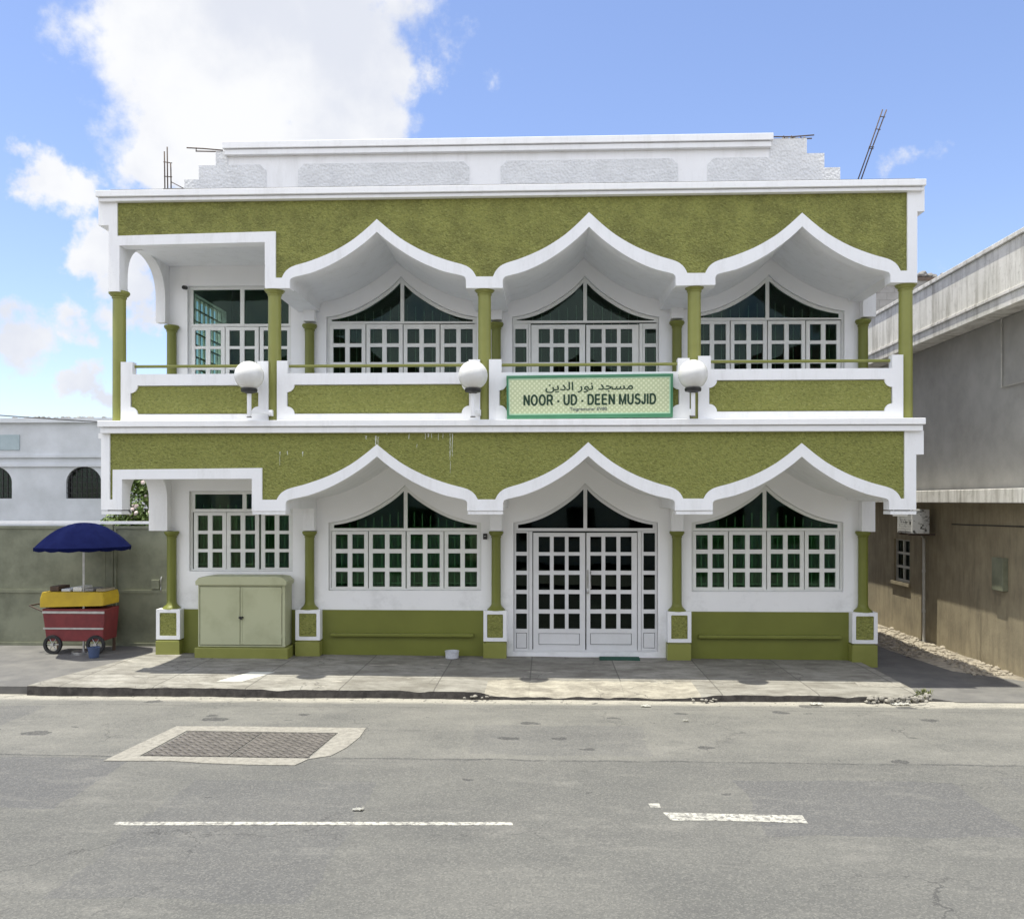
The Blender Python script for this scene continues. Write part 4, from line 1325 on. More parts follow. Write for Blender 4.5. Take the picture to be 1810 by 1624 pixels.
GLYPH = {                                # width, strokes in a box one cap-height tall
    'N': (.98, [[(.10, 0), (.10, 1)], [(.10, .98), (.88, .02)], [(.88, 0), (.88, 1)]]),
    'O': (1.08, [arcpts(.54, .5, .46, .46, 0, 360, 30)]),
    'R': (1.0, [[(.10, 0), (.10, 1)], [(.10, .945), (.55, .945)] + arcpts(.60, .70, .26, .245, 80, -80, 10) + [(.55, .46), (.10, .46)], [(.58, .46), (.90, 0)]]),
    'U': (.98, [[(.10, 1), (.10, .38)] + arcpts(.49, .38, .39, .335, 180, 360, 14) + [(.88, .38), (.88, 1)]]),
    'D': (1.0, [[(.10, 0), (.10, 1)], [(.10, .945), (.48, .945)] + arcpts(.48, .5, .43, .445, 90, -90, 16) + [(.48, .055), (.10, .055)]]),
    'E': (.92, [[(.10, 0), (.10, 1)], [(.10, .945), (.84, .945)], [(.10, .52), (.78, .52)], [(.10, .055), (.86, .055)]]),
    'M': (1.14, [[(.10, 0), (.10, 1)], [(.10, .99), (.57, .06), (1.04, .99)], [(1.04, 0), (1.04, 1)]]),
    'S': (.92, [arcpts(.46, .735, .33, .21, 20, 250, 14) + arcpts(.46, .28, .37, .225, 75, -165, 16)]),
    'J': (.70, [[(.56, 1), (.56, .30)] + arcpts(.32, .30, .24, .245, 0, -180, 12)]),
    'I': (.38, [[(.19, 0), (.19, 1)]]),
    '-': (.46, [[(.06, .36), (.40, .36)]]),
    ' ': (.40, []),
}


def ribbon(m, pts, w, Y, d):
    pts = [Vector(p) for p in pts]
    pts = [p for i, p in enumerate(pts) if i == 0 or (p - pts[i - 1]).length > 1e-5]
    closed = (pts[0] - pts[-1]).length < 1e-6
    L_, R_ = [], []
    n = len(pts)
    for i, p in enumerate(pts):
        a = pts[i - 1] if i else (pts[-2] if closed else None)
        b = pts[i + 1] if i < n - 1 else (pts[1] if closed else None)
        d1 = (p - a).normalized() if a is not None else None
        d2 = (b - p).normalized() if b is not None else None
        t = d1 if d2 is None else d2 if d1 is None else (d1 + d2).normalized()
        k = 1 if d1 is None or d2 is None else min(2.0, 1 / max(.4, t.dot(d2)))
        nrm = Vector((-t.y, t.x)) * w / 2 * k
        L_.append(p + nrm); R_.append(p - nrm)
    f = [[m.bm.verts.new((q.x, Y - d, q.y)) for q in S_] + [m.bm.verts.new((q.x, Y, q.y)) for q in S_] for S_ in (L_, R_)]
    for i in range(n - 1):
        l0, l1, r0, r1 = f[0][i], f[0][i + 1], f[1][i], f[1][i + 1]
        L0, L1, R0, R1 = f[0][n + i], f[0][n + i + 1], f[1][n + i], f[1][n + i + 1]
        m.bm.faces.new((l0, l1, r1, r0)); m.bm.faces.new((l0, L0, L1, l1)); m.bm.faces.new((r0, r1, R1, R0))


def stroke_text(name, body, px, parent, mt, Y, weight, tilt):
    x0, z1 = P(px[0], px[1], Y); x1, z0 = P(px[2], px[3], Y)
    total = sum(GLYPH[c][0] for c in body)
    sx = (x1 - x0) / total; sz = z1 - z0
    m = MB(); cx = x0; xm = (x0 + x1) / 2; k = 0
    for ch in body:
        w, strokes = GLYPH[ch]
        for st in strokes:
            k += 1
            ribbon(m, [(cx + (.10 * w + px_ * .80) * sx, z0 + pz_ * sz + (cx + px_ * sx - xm) * tilt) for px_, pz_ in st], weight, Y, .003 + .0004 * (k % 4))
        cx += w * sx
    return m.build(name, mt, parent, recalc=True)


# ------------------------------------------------------------------ name board
YS = D - .07
x, z = P(1042, 741, YS)
t = thing('name_board', (x, YS, z), 'green framed name board with dark lettering hung on the balcony front above the entrance', 'sign')
qo = [(895, 664), (1190, 660), (1189.5, 737), (896, 741)]
qi = [(898.5, 669), (1185.5, 665), (1185, 730.5), (899.5, 733.5)]
qm = [(900.5, 671.3), (1183.5, 667.3), (1183, 728.3), (901.5, 731.3)]
MB().prism(wp(qo, YS), [wp(qi, YS)], YS, YS + .085).build('frame', M_SIGN_FRAME, t, bevel=.004)
MB().prism(wp(qi, YS), [wp(qm, YS)], YS + .012, YS + .06).build('border_strip', M_SIGN_EDGE, t)
MB().prism(wp(qm, YS), [], YS + .016, YS + .055).build('sign_face', M_SIGN, t)
stroke_text('latin_lettering', 'NOOR - UD - DEEN MUSJID', (924.5, 697.5, 1160.5, 714.8), t, M_SIGN_INK, YS + .0155, .0290, .0075)
lettering('arabic_lettering', '\ufee6\ufef3\ufeaa\ufedf\ufe8d \ufead\ufeee\ufee7 \ufeaa\ufea0\ufeb4\ufee3', (964, 675, 1119, 693.5), t, M_SIGN_INK, YS + .0135, weight=.012, tilt=.0075)
lettering('small_lettering', 'Tixgremunsr EV80', (1007, 720, 1073, 727.2), t, M_SIGN_INK2, YS + .0135, weight=.006, tilt=.0075)

# ------------------------------------------------------------------ globe lamps
def globe_lamp(u, v, post_v, wall_u, label):
    Y = 13.40
    x, z = P(u, v, Y)
    r = .222
    zb = P(u, post_v, Y)[1]
    t = thing('globe_lamp', (x, Y, zb), label, 'lamp', 'globe lamps along the balcony')
    n = 24
    prof = [(r * math.sin(math.pi * i / n), -r * math.cos(math.pi * i / n)) for i in range(2, n + 1)]
    prof[-1] = (.003, r)
    MB().lathe(prof, x, Y, 40, z).build('globe', M_GLOBE, t, smooth='auto')
    MB().lathe([(.05, -.275), (.075, -.262), (.118, -.252), (.124, -.235), (.124, -.205), (.10, -.195)], x, Y, 28, z).build('collar', M_BLACK, t, smooth='auto')
    m = MB().lathe([(.033, 0), (.033, z - .27 - zb)], x, Y, 16, zb)
    m.build('post', M_WHITE, t, smooth='auto')
    MB().lathe([(.04, -.004), (.042, .002), (.034, .012)], x, Y, 16, zb).build('post_cap', M_BLOCK, t, smooth='auto')
    xw, _ = P(wall_u, 735, D)
    za = zb + .075
    d = Vector((xw - x, D - .09 - Y, 0)); d.normalize(); sdw = Vector((-d.y, d.x, 0)) * .022
    m = MB(); a = Vector((x, Y, 0)) + d * .03; b = Vector((xw, D - .08, 0)) + d * .05
    m.prism([(a + sdw)[:2], (b + sdw)[:2], (b - sdw)[:2], (a - sdw)[:2]], [], za - .012, za + .03, 'z')
    m.box(xw - .035, xw + .035, D - .05, D + .045, za - .03, za + .06)
    m.build('bracket_arm', M_WHITE, t)
    return t


globe_lamp(440.5, 664, 737.5, 478, 'white globe lamp on a bracket at the left end bay, farthest from the name board')
globe_lamp(836, 663.5, 737, 846, 'white globe lamp beside the left end of the green name board')
globe_lamp(1225, 662, 736, 1222, 'white globe lamp beside the right end of the green name board')

# ------------------------------------------------------------------ electricity cabinet
YC = 15.03
cx0, cx1 = PX(350, YC), PX(503.5, YC)
zt = P(425, 1032, YC)[1]; zb = P(425, 1143, YC)[1]
t = thing('electricity_cabinet', ((cx0 + cx1) / 2, YC, 0), 'pale green two-door metal utility cabinet standing against the wall under the small window', 'cabinet')
MB().box(cx0, cx1, YC + .045, YB - .05, zb, zt).build('body', M_CABINET, t, bevel=.008)
MB().box(cx0 - .05, cx1 + .06, YC - .04, YB - .045, -.3, zb - .012).box(cx0 + .02, cx1 - .02, YC + .03, YB - .06, zb - .02, zb + .01).build('plinth', M_GREEN_COL, t, bevel=.012)
ztop = P(425, 1019.5, YC)[1]
yb_, yf_ = YB - .046, YC - .035
m = MB()
prof = [(cx0 - .035, zt - .02), (cx1 + .035, zt - .02), (cx1 + .04, zt + .045), (cx1 - .03, ztop - .005), (cx1 - .16, ztop + .012), (cx0 + .20, ztop + .012), (cx0 + .02, ztop - .012), (cx0 - .04, zt + .045)]
m.prism(prof, [], yf_, yb_)
m.build('cap', M_CABINET, t, bevel=.012)
xm = PX(424.5, YC)
for a, b in ((cx0 + .035, xm - .006), (xm + .006, cx1 - .058)):
    MB().box(a, b, YC + .002, YC + .030, zb + .035, zt - .05).build('door', M_CABINET, t, bevel=.006)
m = MB().box(cx0 + .001, cx1 - .001, YC + .006, YC + .046, zt - .038, zt - .002).box(cx1 - .046, cx1 - .001, YC + .006, YC + .046, zb + .022, zt - .039).box(cx0 + .001, cx0 + .024, YC + .006, YC + .046, zb + .022, zt - .039).box(cx0 + .001, cx1 - .001, YC + .006, YC + .046, zb + .002, zb + .021)
m.build('door_frame', M_CABINET, t)
MB().box(xm + .007, xm + .034, YC - .006, YC + .0015, zb + .045, zt - .06).build('door_lap', M_CABINET, t)
xh, zh = P(427, 1091, YC)
MB().tube([(xh - .04, YC + .005, zh), (xh - .03, YC - .035, zh), (xh + .012, YC - .04, zh + .004), (xh + .022, YC + .005, zh)], .015, 10).box(xh - .012, xh + .02, YC - .05, YC - .02, zh - .03, zh + .018).build('lock', M_BLACK, t, smooth='auto')
for hz in (zb + .15, zt - .16):
    for hx in (cx0 + .018, cx1 - .052): MB().tube([(hx, YC + .004, hz), (hx, YC + .004, hz + .07)], .007, 8).build('hinge', M_CABINET, t)

# ------------------------------------------------------------------ small things by the wall
x, y = G(799, 1161, .0)
m = MB().lathe([(.10, 0), (.112, .006), (.118, .11), (.124, .115), (.124, .128), (.114, .128), (.108, .02), (.02, .018)], x, y, 32, pave_z(x, y) + .002)
o = m.build('plastic_tub', M_PAIL, smooth='auto')
at_base(o, (x, y, pave_z(x, y))); tag(o, 'small white plastic tub standing on the pavement against the green dado', 'tub')
q = [G(u, v, -.04) for u, v in ((1059, 1158.5), (1128, 1158.5), (1131.5, 1168), (1059.5, 1167.5))]
xm_, ym_ = sum(p[0] for p in q) / 4, sum(p[1] for p in q) / 4
zz = pave_z(xm_, ym_)
o = MB().prism(q, [], zz - .004, zz + .016, 'z').build('doormat', M_MAT, bevel=.004)
at_base(o, (xm_, ym_, zz)); tag(o, 'dark green doormat on the pavement before the right leaf of the double door', 'doormat')
x, z = P(857.5, 948, YB - .03)
t = thing('alarm_box', (x, YB, z - .05), 'small dark grey box fixed to the wall between the ground-floor arched window and column', 'box')
MB().box(x - .035, x + .035, YB - .04, YB - .001, z - .05, z + .05).build('housing', M_BLACK, t, bevel=.006)
MB().lathe([(.02, 0), (.02, .008)], x, YB - .045, 14, z).build('sounder', M_STEEL, t)
x, z = P(324.5, 508.5, YB - .12)
t = thing('security_camera', (x, YB, z), 'small dark security camera at the top corner of the left upper window', 'camera')
MB().tube([(x, YB - .02, z + .02), (x + .01, YB - .14, z)], [.035, .035], 14).build('body', M_BLACK, t, smooth='auto')
MB().tube([(x, YB + .002, z + .05), (x, YB - .05, z + .05), (x, YB - .07, z + .02)], .012, 8).build('mount', M_STEEL, t, smooth='auto')
# drain slot in the vehicle crossing and a cover slab in the pavement
def pave_patch(name, px, mt, h):
    q = [G(u, v, -.05) for u, v in px]
    o = MB(); bm = o.bm
    top = [bm.verts.new((x, y, pave_z(x, y) + h)) for x, y in q]; bot = [bm.verts.new((x, y, pave_z(x, y) - .03)) for x, y in q]
    bm.faces.new(top); n = len(q)
    for i in range(n): bm.faces.new((top[i], top[(i + 1) % n], bot[(i + 1) % n], bot[i]))
    return struct(o.build(name, mt))


pave_patch('cover_slab', [(1511, 1206), (1590, 1207), (1600, 1214), (1518, 1213)], M_SURROUND, .004)
pave_patch('new_concrete_patch', [(443, 1192), (486, 1192), (428, 1209), (383, 1209)], M_FAR, .003)

# ------------------------------------------------------------------ gate, stall and planting on the left
YG = 16.35
gx1 = -6.93
ztop, zbot = P(230, 926, YG)[1], P(230, 1141, YG)[1]
t = thing('metal_gate', (-9.2, YG, -.03), 'tall olive sheet-metal gate with a pale top rail beside the mosque', 'gate')
edges = [-14.5, -12.1, PX(187, YG), PX(205, YG) - .0, gx1]
MB().box(-14.6, gx1, YG - .04, YG + .06, ztop, ztop + .05).build('top_rail', M_WHITE, t)
for k in (-14.55, -12.1, PX(195, YG)):
    MB().box(k - .07, k + .07, YG - .05, YG + .05, -.03, ztop - .002).build('post', M_GATE, t, bevel=.005)
for a, b in ((-14.47, -12.18), (-12.02, PX(195, YG) - .08), (PX(195, YG) + .08, gx1 - .02)):
    zm = P(230, 1045, YG)[1]
    m = MB().box(a, b, YG - .012, YG + .012, zbot + .02, ztop - .05)
    for (p, q_, r_, s_) in ((a, b, ztop - .09, ztop - .035), (a, b, zm - .03, zm + .03), (a, b, zbot, zbot + .055), (a, a + .05, zbot + .055, ztop - .09), (b - .05, b, zbot + .055, ztop - .09)):
        m.box(p, q_, YG - .035, YG - .0125, r_, s_)
    lf = m.build('leaf', M_GATE, t)
    if b > -8:
        x, z = P(277, 1032, YG)
        MB().box(x - .085, x + .065, YG - .05, YG - .014, z - .09, z + .085).build('lock_box', M_GATE, lf, bevel=.006)
        xh, _ = P(288, 1032, YG)
        MB().tube([(xh - .01, YG - .04, z - .14), (xh - .01, YG - .07, z - .10), (xh - .01, YG - .07, z + .10), (xh - .01, YG - .04, z + .14)], .014, 8).build('handle', M_STEEL, lf, smooth='auto')


def leaf_cloud(m, centers, n, size, flat=.0):
    bm = m.bm
    for _ in range(n):
        c, r = random.choice(centers)
        while True:
            d = Vector((random.uniform(-1, 1), random.uniform(-1, 1), random.uniform(-1, 1)))
            if .2 < d.length < 1: break
        d = d * (d.length ** -.45)
        p = Vector(c) + Vector((d.x * r[0], d.y * r[1], d.z * r[2]))
        nrm = (d + Vector((random.uniform(-.8, .8), random.uniform(-.8, .8), random.uniform(-.2, 1.1)))).normalized()
        tdir = nrm.cross(Vector((random.uniform(-1, 1), random.uniform(-1, 1), random.uniform(-1, 1)))).normalized()
        b = nrm.cross(tdir)
        s = size * random.uniform(.6, 1.25)
        v = [bm.verts.new(p + tdir * s), bm.verts.new(p + b * s * .42 + nrm * s * .12), bm.verts.new(p - tdir * s), bm.verts.new(p - b * s * .42 + nrm * s * .12)]
        bm.faces.new(v)


t = thing('flowering_tree', (-8.15, 17.75, -.2), 'leafy tree with pale pink flowers rising behind the metal gate', 'tree')
m = MB()
m.tube([(-8.15, 17.75, -.2), (-8.12, 17.74, .6), (-8.2, 17.78, 1.4), (-8.15, 17.75, 2.2)], [.09, .075, .06, .04], 10)
for dx, dy, dz in ((.6, -.1, 1.0), (-.55, .15, 1.05), (.2, .3, 1.3), (-.2, -.3, 1.2), (.75, .1, .5)):
    m.tube([(-8.16, 17.76, 1.35), (-8.16 + dx * .5, 17.76 + dy * .5, 1.35 + dz * .6), (-8.16 + dx, 17.76 + dy, 1.5 + dz)], [.045, .03, .012], 7)
m.build('trunk', M_BARK, t, smooth=True)
cents = [((-8.25, 17.7, 2.55), (.55, .5, .45)), ((-7.75, 17.7, 2.9), (.5, .5, .42)), ((-8.55, 17.8, 2.2), (.55, .5, .35)), ((-7.7, 17.6, 2.25), (.5, .5, .4)), ((-8.15, 17.8, 3.15), (.45, .45, .35)), ((-7.4, 17.7, 2.6), (.4, .5, .45)), ((-8.9, 17.9, 2.05), (.35, .4, .3)), ((-8.0, 17.5, 1.8), (.7, .4, .4))]
m = MB(); leaf_cloud(m, cents, 9000, .058); m.build('crown', M_LEAF, t, recalc=False)
m = MB(); bm = m.bm
fl = [(-8.42, 17.2, 2.52), (-8.2, 17.2, 2.53), (-8.1, 17.15, 2.46), (-7.82, 17.15, 2.48), (-8.12, 17.2, 2.6), (-7.62, 17.15, 2.27), (-7.75, 17.2, 2.2)]
fl += [(-7.95 + .42 * (k / 17) + random.uniform(-.1, .1), 17.25 + random.uniform(-.1, .1), 3.05 - .55 * (k / 17) + random.uniform(-.08, .08)) for k in range(18)]
fl += [(-8.0 + random.uniform(-.8, .8), 17.3 + random.uniform(-.1, .3), random.uniform(2.0, 3.3)) for k in range(16)]
for c in fl:
    for k in range(11):
        d = Vector((random.gauss(0, 1), random.gauss(0, 1), random.gauss(0, 1))).normalized()
        p = Vector(c) + d * .03
        a = d.orthogonal().normalized() * .034; b = d.cross(a)
        bm.faces.new([bm.verts.new(p + a), bm.verts.new(p + b * .8), bm.verts.new(p - a), bm.verts.new(p - b * .8)])
m.build('blossom', M_PETAL, t, recalc=False)

# street umbrella and vendor's cart
ux, uy = PX(148, 15.5), 15.5
t = thing('street_umbrella', (ux, uy, -.03), 'navy blue canvas umbrella on a pole shading a street cart by the gate', 'umbrella')
zr = P(200, 966, uy)[1]; rr = .82
m = MB(); bm = m.bm
seg, rings = 48, 12
grid = []
for i in range(rings + 1):
    q = i / rings
    row = []
    for k in range(seg):
        a = 2 * math.pi * k / seg
        sc = abs(math.sin(4 * a))                       # eight ribs
        r = rr * q * (1 - .06 * sc * q)
        row.append(bm.verts.new((ux + r * math.cos(a), uy + r * math.sin(a), zr + .43 * (1 - q ** 2.1) - .055 * sc * q * (1 - q) * 2 + .012 * math.sin(k * 1.7 + i)* q * (1 - q))))
    grid.append(row)
for a, b in zip(grid, grid[1:]):
    for k in range(seg):
        j = (k + 1) % seg
        if a is grid[0]:
            pass
        bm.faces.new((a[k], a[j], b[j], b[k]))
bmesh.ops.remove_doubles(bm, verts=grid[0], dist=.0005)
bmesh.ops.recalc_face_normals(bm, faces=bm.faces[:])
bmesh.ops.solidify(bm, geom=bm.faces[:], thickness=.004)
m.build('canopy', M_BLUE, t, smooth='auto')
m = MB()
for k in range(64):
    a0, a1 = 2 * math.pi * k / 64, 2 * math.pi * (k + 1) / 64
    def rim(a): r = rr * (1 - .06 * abs(math.sin(4 * a))); return (ux + r * math.cos(a), uy + r * math.sin(a))
    p, q = rim(a0), rim(a1)
    dz = .045 + .02 * abs(math.sin(8 * a0)); dz1 = .045 + .02 * abs(math.sin(8 * a1))
    v = [m.bm.verts.new((*p, zr + .004)), m.bm.verts.new((*q, zr + .004)), m.bm.verts.new((*q, zr - dz1)), m.bm.verts.new((*p, zr - dz))]
    m.bm.faces.new(v)
bmesh.ops.remove_doubles(m.bm, verts=m.bm.verts[:], dist=.0005)
bmesh.ops.solidify(m.bm, geom=m.bm.faces[:], thickness=.004)
m.build('valance', M_BLUE, t)
MB().lathe([(.02, 0), (.02, zr + .40)], ux, uy, 12, -.03).lathe([(.2, 0), (.2, .05), (.04, .08)], ux, uy, 20, -.03).build('pole', M_STEEL, t, smooth='auto')
for k in range(8):
    a = 2 * math.pi * k / 8
    MB().tube([(ux, uy, zr + .40), (ux + rr * .55 * math.cos(a), uy + rr * .55 * math.sin(a), zr + .27), (ux + rr * .97 * math.cos(a), uy + rr * .97 * math.sin(a), zr + .012)], .006, 6).build('rib', M_STEEL, t)
x1 = PX(187, 15.45); x0 = x1 - 1.15
yc = 15.45
t = thing('vendor_cart', ((x0 + x1) / 2, yc, -.03), "red street vendor's cart with a yellow top tray under the navy umbrella", 'cart')
za = lambda v: P(180, v, yc)[1]
MB().prism([(x0 + .08, za(1133)), (x1 - .05, za(1133)), (x1, za(1076)), (x0, za(1076))], [], yc - .02, yc + .5).build('body', M_RED, t, bevel=.01)
MB().prism([(x0 - .02, za(1073)), (x1 - .02, za(1070)), (x1 - .015, za(1058)), (x1 - .04, za(1046)), (x0 + .02, za(1046)), (x0 - .02, za(1058))], [], yc - .06, yc + .54).build('top_tray', M_YELLOW, t, bevel=.015)
MB().box(x0 + .03, x1 - .03, yc - .035, yc - .0215, za(1112), za(1109)).box(x0 + .012, x1 - .012, yc - .035, yc - .0215, za(1084), za(1080)).build('trim_strip', M_STEEL, t)
for k in range(5):
    bx_ = x0 + .12 + k * .21
    MB().box(bx_, bx_ + .16, yc + .02, yc + .4, za(1045.5), za(1045.5) + random.uniform(.04, .10)).build('carton', (M_WOOD, M_NWHITE, M_PAPER, M_BLOCK, M_TAN)[k], t, bevel=.008)
for wx in (x0 + .2, x1 - .17):
    wm = MB(); wz = -.03 + .17
    ring = []
    for k in range(28):
        a = 2 * math.pi * k / 28
        ring.append([wm.bm.verts.new((wx + r * math.cos(a), yc - .05 + yy, wz + r * math.sin(a))) for r, yy in ((.12, 0), (.165, 0), (.17, .012), (.17, .04), (.165, .052), (.12, .052))])
    for k in range(28):
        a, b = ring[k], ring[(k + 1) % 28]
        for j in range(6): wm.bm.faces.new((a[j], a[(j + 1) % 6], b[(j + 1) % 6], b[j]))
    w = wm.build('wheel', M_RUBBER, t, smooth='auto')
    hb = MB().tube([(wx, yc - .06, wz), (wx, yc + .02, wz)], .03, 12)
    for k in range(6):
        a = 2 * math.pi * k / 6
        hb.tube([(wx, yc - .025, wz), (wx + .125 * math.cos(a), yc - .025, wz + .125 * math.sin(a))], .006, 6)
    hb.build('spokes', M_STEEL, w)
for lx in (x0 + .05, x1 - .06):
    MB().box(lx - .02, lx + .02, yc + .4, yc + .44, -.03, za(1133)).build('leg', M_WOOD, t)
MB().tube([(x0 + .01, yc + .1, za(1085)), (x0 - .30, yc + .1, za(1072)), (x0 - .30, yc + .4, za(1072)), (x0 + .01, yc + .4, za(1085))], .014, 8).build('push_handle', M_RUST, t, smooth='auto')
bx, by = PX(166, 15.1), 15.1
o = MB().lathe([(.075, 0), (.08, .004), (.10, .17), (.108, .172), (.108, .185), (.095, .185), (.085, .03), (.01, .028)], bx, by, 24, -.03).build('bucket', mat('blue_plastic', (.07, .10, .19), .45, (.06, .09, .17), 8), smooth='auto')
at_base(o, (bx, by, -.03)); tag(o, 'small blue plastic bucket on the driveway in front of the red cart', 'bucket')

# ------------------------------------------------------------------ neighbours
YN = 19.2
t = thing('whitewashed_house', (-15, YN, -.2), 'whitewashed house with barred arched windows behind the gate', 'house')
xr = -9.25
zr_ = P(180, 747, YN)[1]
arches = []
for uc in (148, -10, -180):
    xc = PX(uc, YN); w_ = .40; zb_a = P(148, 881, YN)[1]; zs = P(148, 853, YN)[1]
    arches.append([(xc - w_, zb_a), (xc + w_, zb_a)] + [(xc + w_ * math.cos(math.pi * k / 16), zs + w_ * .9 * math.sin(math.pi * k / 16)) for k in range(17)])
wh = MB().prism([(-24, -.3), (xr, -.3), (xr, zr_), (-24, zr_)], arches, YN, YN + .22)
wh.box(-24, xr - .001, YN + 7, YN + 7.2, -.3, zr_).box(xr - .22, xr - .002, YN + .22, YN + 7, -.3, zr_).box(-23.9, xr - .23, YN + .23, YN + 6.9, zr_ - .35, zr_ - .15)
wl = wh.build('wall', M_NWHITE, t)
for a in arches:
    f = MB().prism([(x_, z_) for x_, z_ in a], [[((x_ - (a[0][0] + a[1][0]) / 2) * .9 + (a[0][0] + a[1][0]) / 2, (z_ - a[0][1] - .3) * .93 + a[0][1] + .3) for x_, z_ in a]], YN + .08, YN + .13).build('window', M_BLACK, t)
    MB().prism(a, [], YN + .135, YN + .14).build('pane', M_GLASS_DARK, f)
    g = MB()
    for k in range(1, 7):
        xx = a[0][0] + (a[1][0] - a[0][0]) * k / 7
        hgt = a[2][1] + .36 * math.sqrt(max(0, 1 - ((xx - (a[0][0] + a[1][0]) / 2) / .4) ** 2))
        g.box(xx - .009, xx + .009, YN + .03, YN + .048, a[0][1], hgt)
    for k in range(1, 6): g.box(a[0][0], a[1][0], YN + .05, YN + .062, a[0][1] + .12 * k - .008, a[0][1] + .12 * k + .008)
    g.build('grille', M_BLACK, f)
for v in (806, 822): MB().box(-24, xr + .02, YN - .05, YN + .002, P(170, v, YN)[1] - .035, P(170, v, YN)[1] + .02).build('string_course', M_NWHITE, t)
MB().box(-24.1, xr + .06, YN - .09, YN + .3, zr_, zr_ + .10).build('coping', M_NWHITE, t)
m = MB()
for i in range(26): rubble_lump(m, random.uniform(-12, -9.4), YN + .1, zr_ + .11, random.uniform(.03, .06))
m.build('roof_rubble', M_BLOCK, t)
for k in range(5):
    MB().box(-23 + k * 2.6, -22.1 + k * 2.6, YN - .02, YN + .001, P(170, 795, YN)[1], P(170, 768, YN)[1]).build('shutter', mat('pale_blue_shutter', (.42, .50, .52), .6, (.36, .44, .46), 5) if k == 0 else bpy.data.materials['pale_blue_shutter'], t)


def QX(u, X):
    a = (u - 905) / FOC
    return X * (CA + a * SA) / (a * CA - SA)


def Q(u, v, X):
    """point at photo pixel (u,v) on the side-wall plane x = X -> (y, z)"""
    y = QX(u, X)
    dep = -X * SA + y * CA
    return y, EYE - (v - HOR) * dep / FOC


XN = 7.62
t = thing('concrete_house', (XN + 3, 17, -.2), 'streaked concrete house with an overhanging parapet and stained tan wall across the alley', 'house')
wy0, wz1 = Q(1608, 955, XN); wy1, wz0 = Q(1580, 1028, XN)
wz1, wz0 = Q(1594, 953, XN)[1], Q(1594, 1028, XN)[1]
MB().prism([(12.9, -.25), (27, -.25), (27, 2.66), (12.9, 2.66)], [[(wy0, wz0), (wy1, wz0), (wy1, wz1), (wy0, wz1)]], XN, XN + .22, 'x').build('lower_wall', M_TAN, t)
MB().box(XN + .02, XN + .25, 12.92, 27, 2.9, 5.75).build('upper_wall', mat('grey_render', (.45, .44, .41), .9, (.35, .34, .315), 1.5, bump=.3, bscale=20), t)
MB().box(XN + .3, XN + .32, 13, 26.8, -.2, 5.6).box(XN + .25, XN + 9, 12.9, 13.1, -.25, 5.75).box(XN + .3, XN + 9, 26.8, 27, -.25, 5.7).box(XN + 8.8, XN + 9, 13.1, 26.8, -.25, 5.7).build('inner_wall', M_FAR, t)
MB().box(XN - .38, XN + 9, 12.6, 27.2, 2.665, 2.895).build('canopy_slab', M_CONC, t, bevel=.01)
MB().box(XN - .475, XN + 9.1, 12.56, 27.24, 5.76, 5.92).build('roof_slab', M_CONC, t)
MB().box(XN - .62, XN - .48, 12.5, 27.3, 5.66, 6.62).build('parapet', M_CONC, t)
MB().box(XN - .66, XN - .44, 12.48, 27.32, 6.625, 6.70).box(XN - .645, XN - .622, 12.48, 27.32, 5.84, 5.90).build('parapet_moulding', M_CONC, t, bevel=.01)
f = MB()
f.prism([(wy0, wz0), (wy1, wz0), (wy1, wz1), (wy0, wz1)], [[(wy0 + .05 + k * (wy1 - wy0 - .03) / 2, wz0 + .05 + j * (wz1 - wz0 - .03) / 3), (wy0 + .02 + (k + 1) * (wy1 - wy0 - .03) / 2 - .02, wz0 + .05 + j * (wz1 - wz0 - .03) / 3), (wy0 + .02 + (k + 1) * (wy1 - wy0 - .03) / 2 - .02, wz0 + (j + 1) * (wz1 - wz0 - .03) / 3), (wy0 + .05 + k * (wy1 - wy0 - .03) / 2, wz0 + (j + 1) * (wz1 - wz0 - .03) / 3)] for k in range(2) for j in range(3)], XN + .05, XN + .09, 'x')
f = f.build('window', M_PVC, t)
MB().box(XN + .10, XN + .105, wy0, wy1, wz0, wz1).build('pane', M_GLASS_DARK, f)
MB().box(XN - .05, XN + .05, wy0 - .06, wy1 + .06, wz0 - .07, wz0 - .002).build('sill', M_TAN, t)
MB().tube([(XN - .01, 14.2, 2.90), (XN - .01, 14.2, 4.6), (XN - .01, 15.1, 4.6), (XN - .01, 15.1, 5.75)], .014, 8).build('conduit', M_PVC, t, smooth='auto')
MB().tube([(XN - .012, 13.4, 2.3), (XN - .012, 16.9, 2.26)], .010, 8).build('conduit', M_BLACK, t, smooth='auto')
MB().box(XN - .10, XN - .001, 14.9, 15.25, 1.2, 1.75).build('meter_box', M_GATE, t, bevel=.01)
# air conditioner and drain pipe
ay0, ay1 = QX(1612, 7.12), QX(1586, 7.12)
az1, az0 = EYE - 15 * 17.3 / FOC, EYE - 58 * 17.3 / FOC
t = thing('air_conditioner', (7.3, (ay0 + ay1) / 2, az0), 'mildewed white air conditioner bracketed high on the alley wall', 'air conditioner')
MB().box(7.12, 7.46, ay0, ay1, az0, az1).build('casing', M_AC, t, bevel=.012)
m = MB()
for k in range(9): m.box(7.108, 7.121, ay0 + .06, ay1 - .06, az0 + .05 + k * .046, az0 + .065 + k * .046)
m.build('louvre', M_AC, t)
for y_ in (ay0 + .12, ay1 - .15): MB().box(7.10, XN + .01, y_, y_ + .035, az0 - .04, az0 - .002).build('bracket', M_RUST, t)
py = QX(1633, 7.55)
t = thing('drain_pipe', (7.55, py, -.13), 'grey plastic drain pipe running down the alley wall below the air conditioner', 'pipe')
MB().tube([(7.55, py, -.13), (7.55, py, az0 - .10), (7.53, py + .1, az0 - .03), (7.50, py + .3, az0 - .02)], .028, 12).build('pipe', M_PVC, t, smooth='auto')
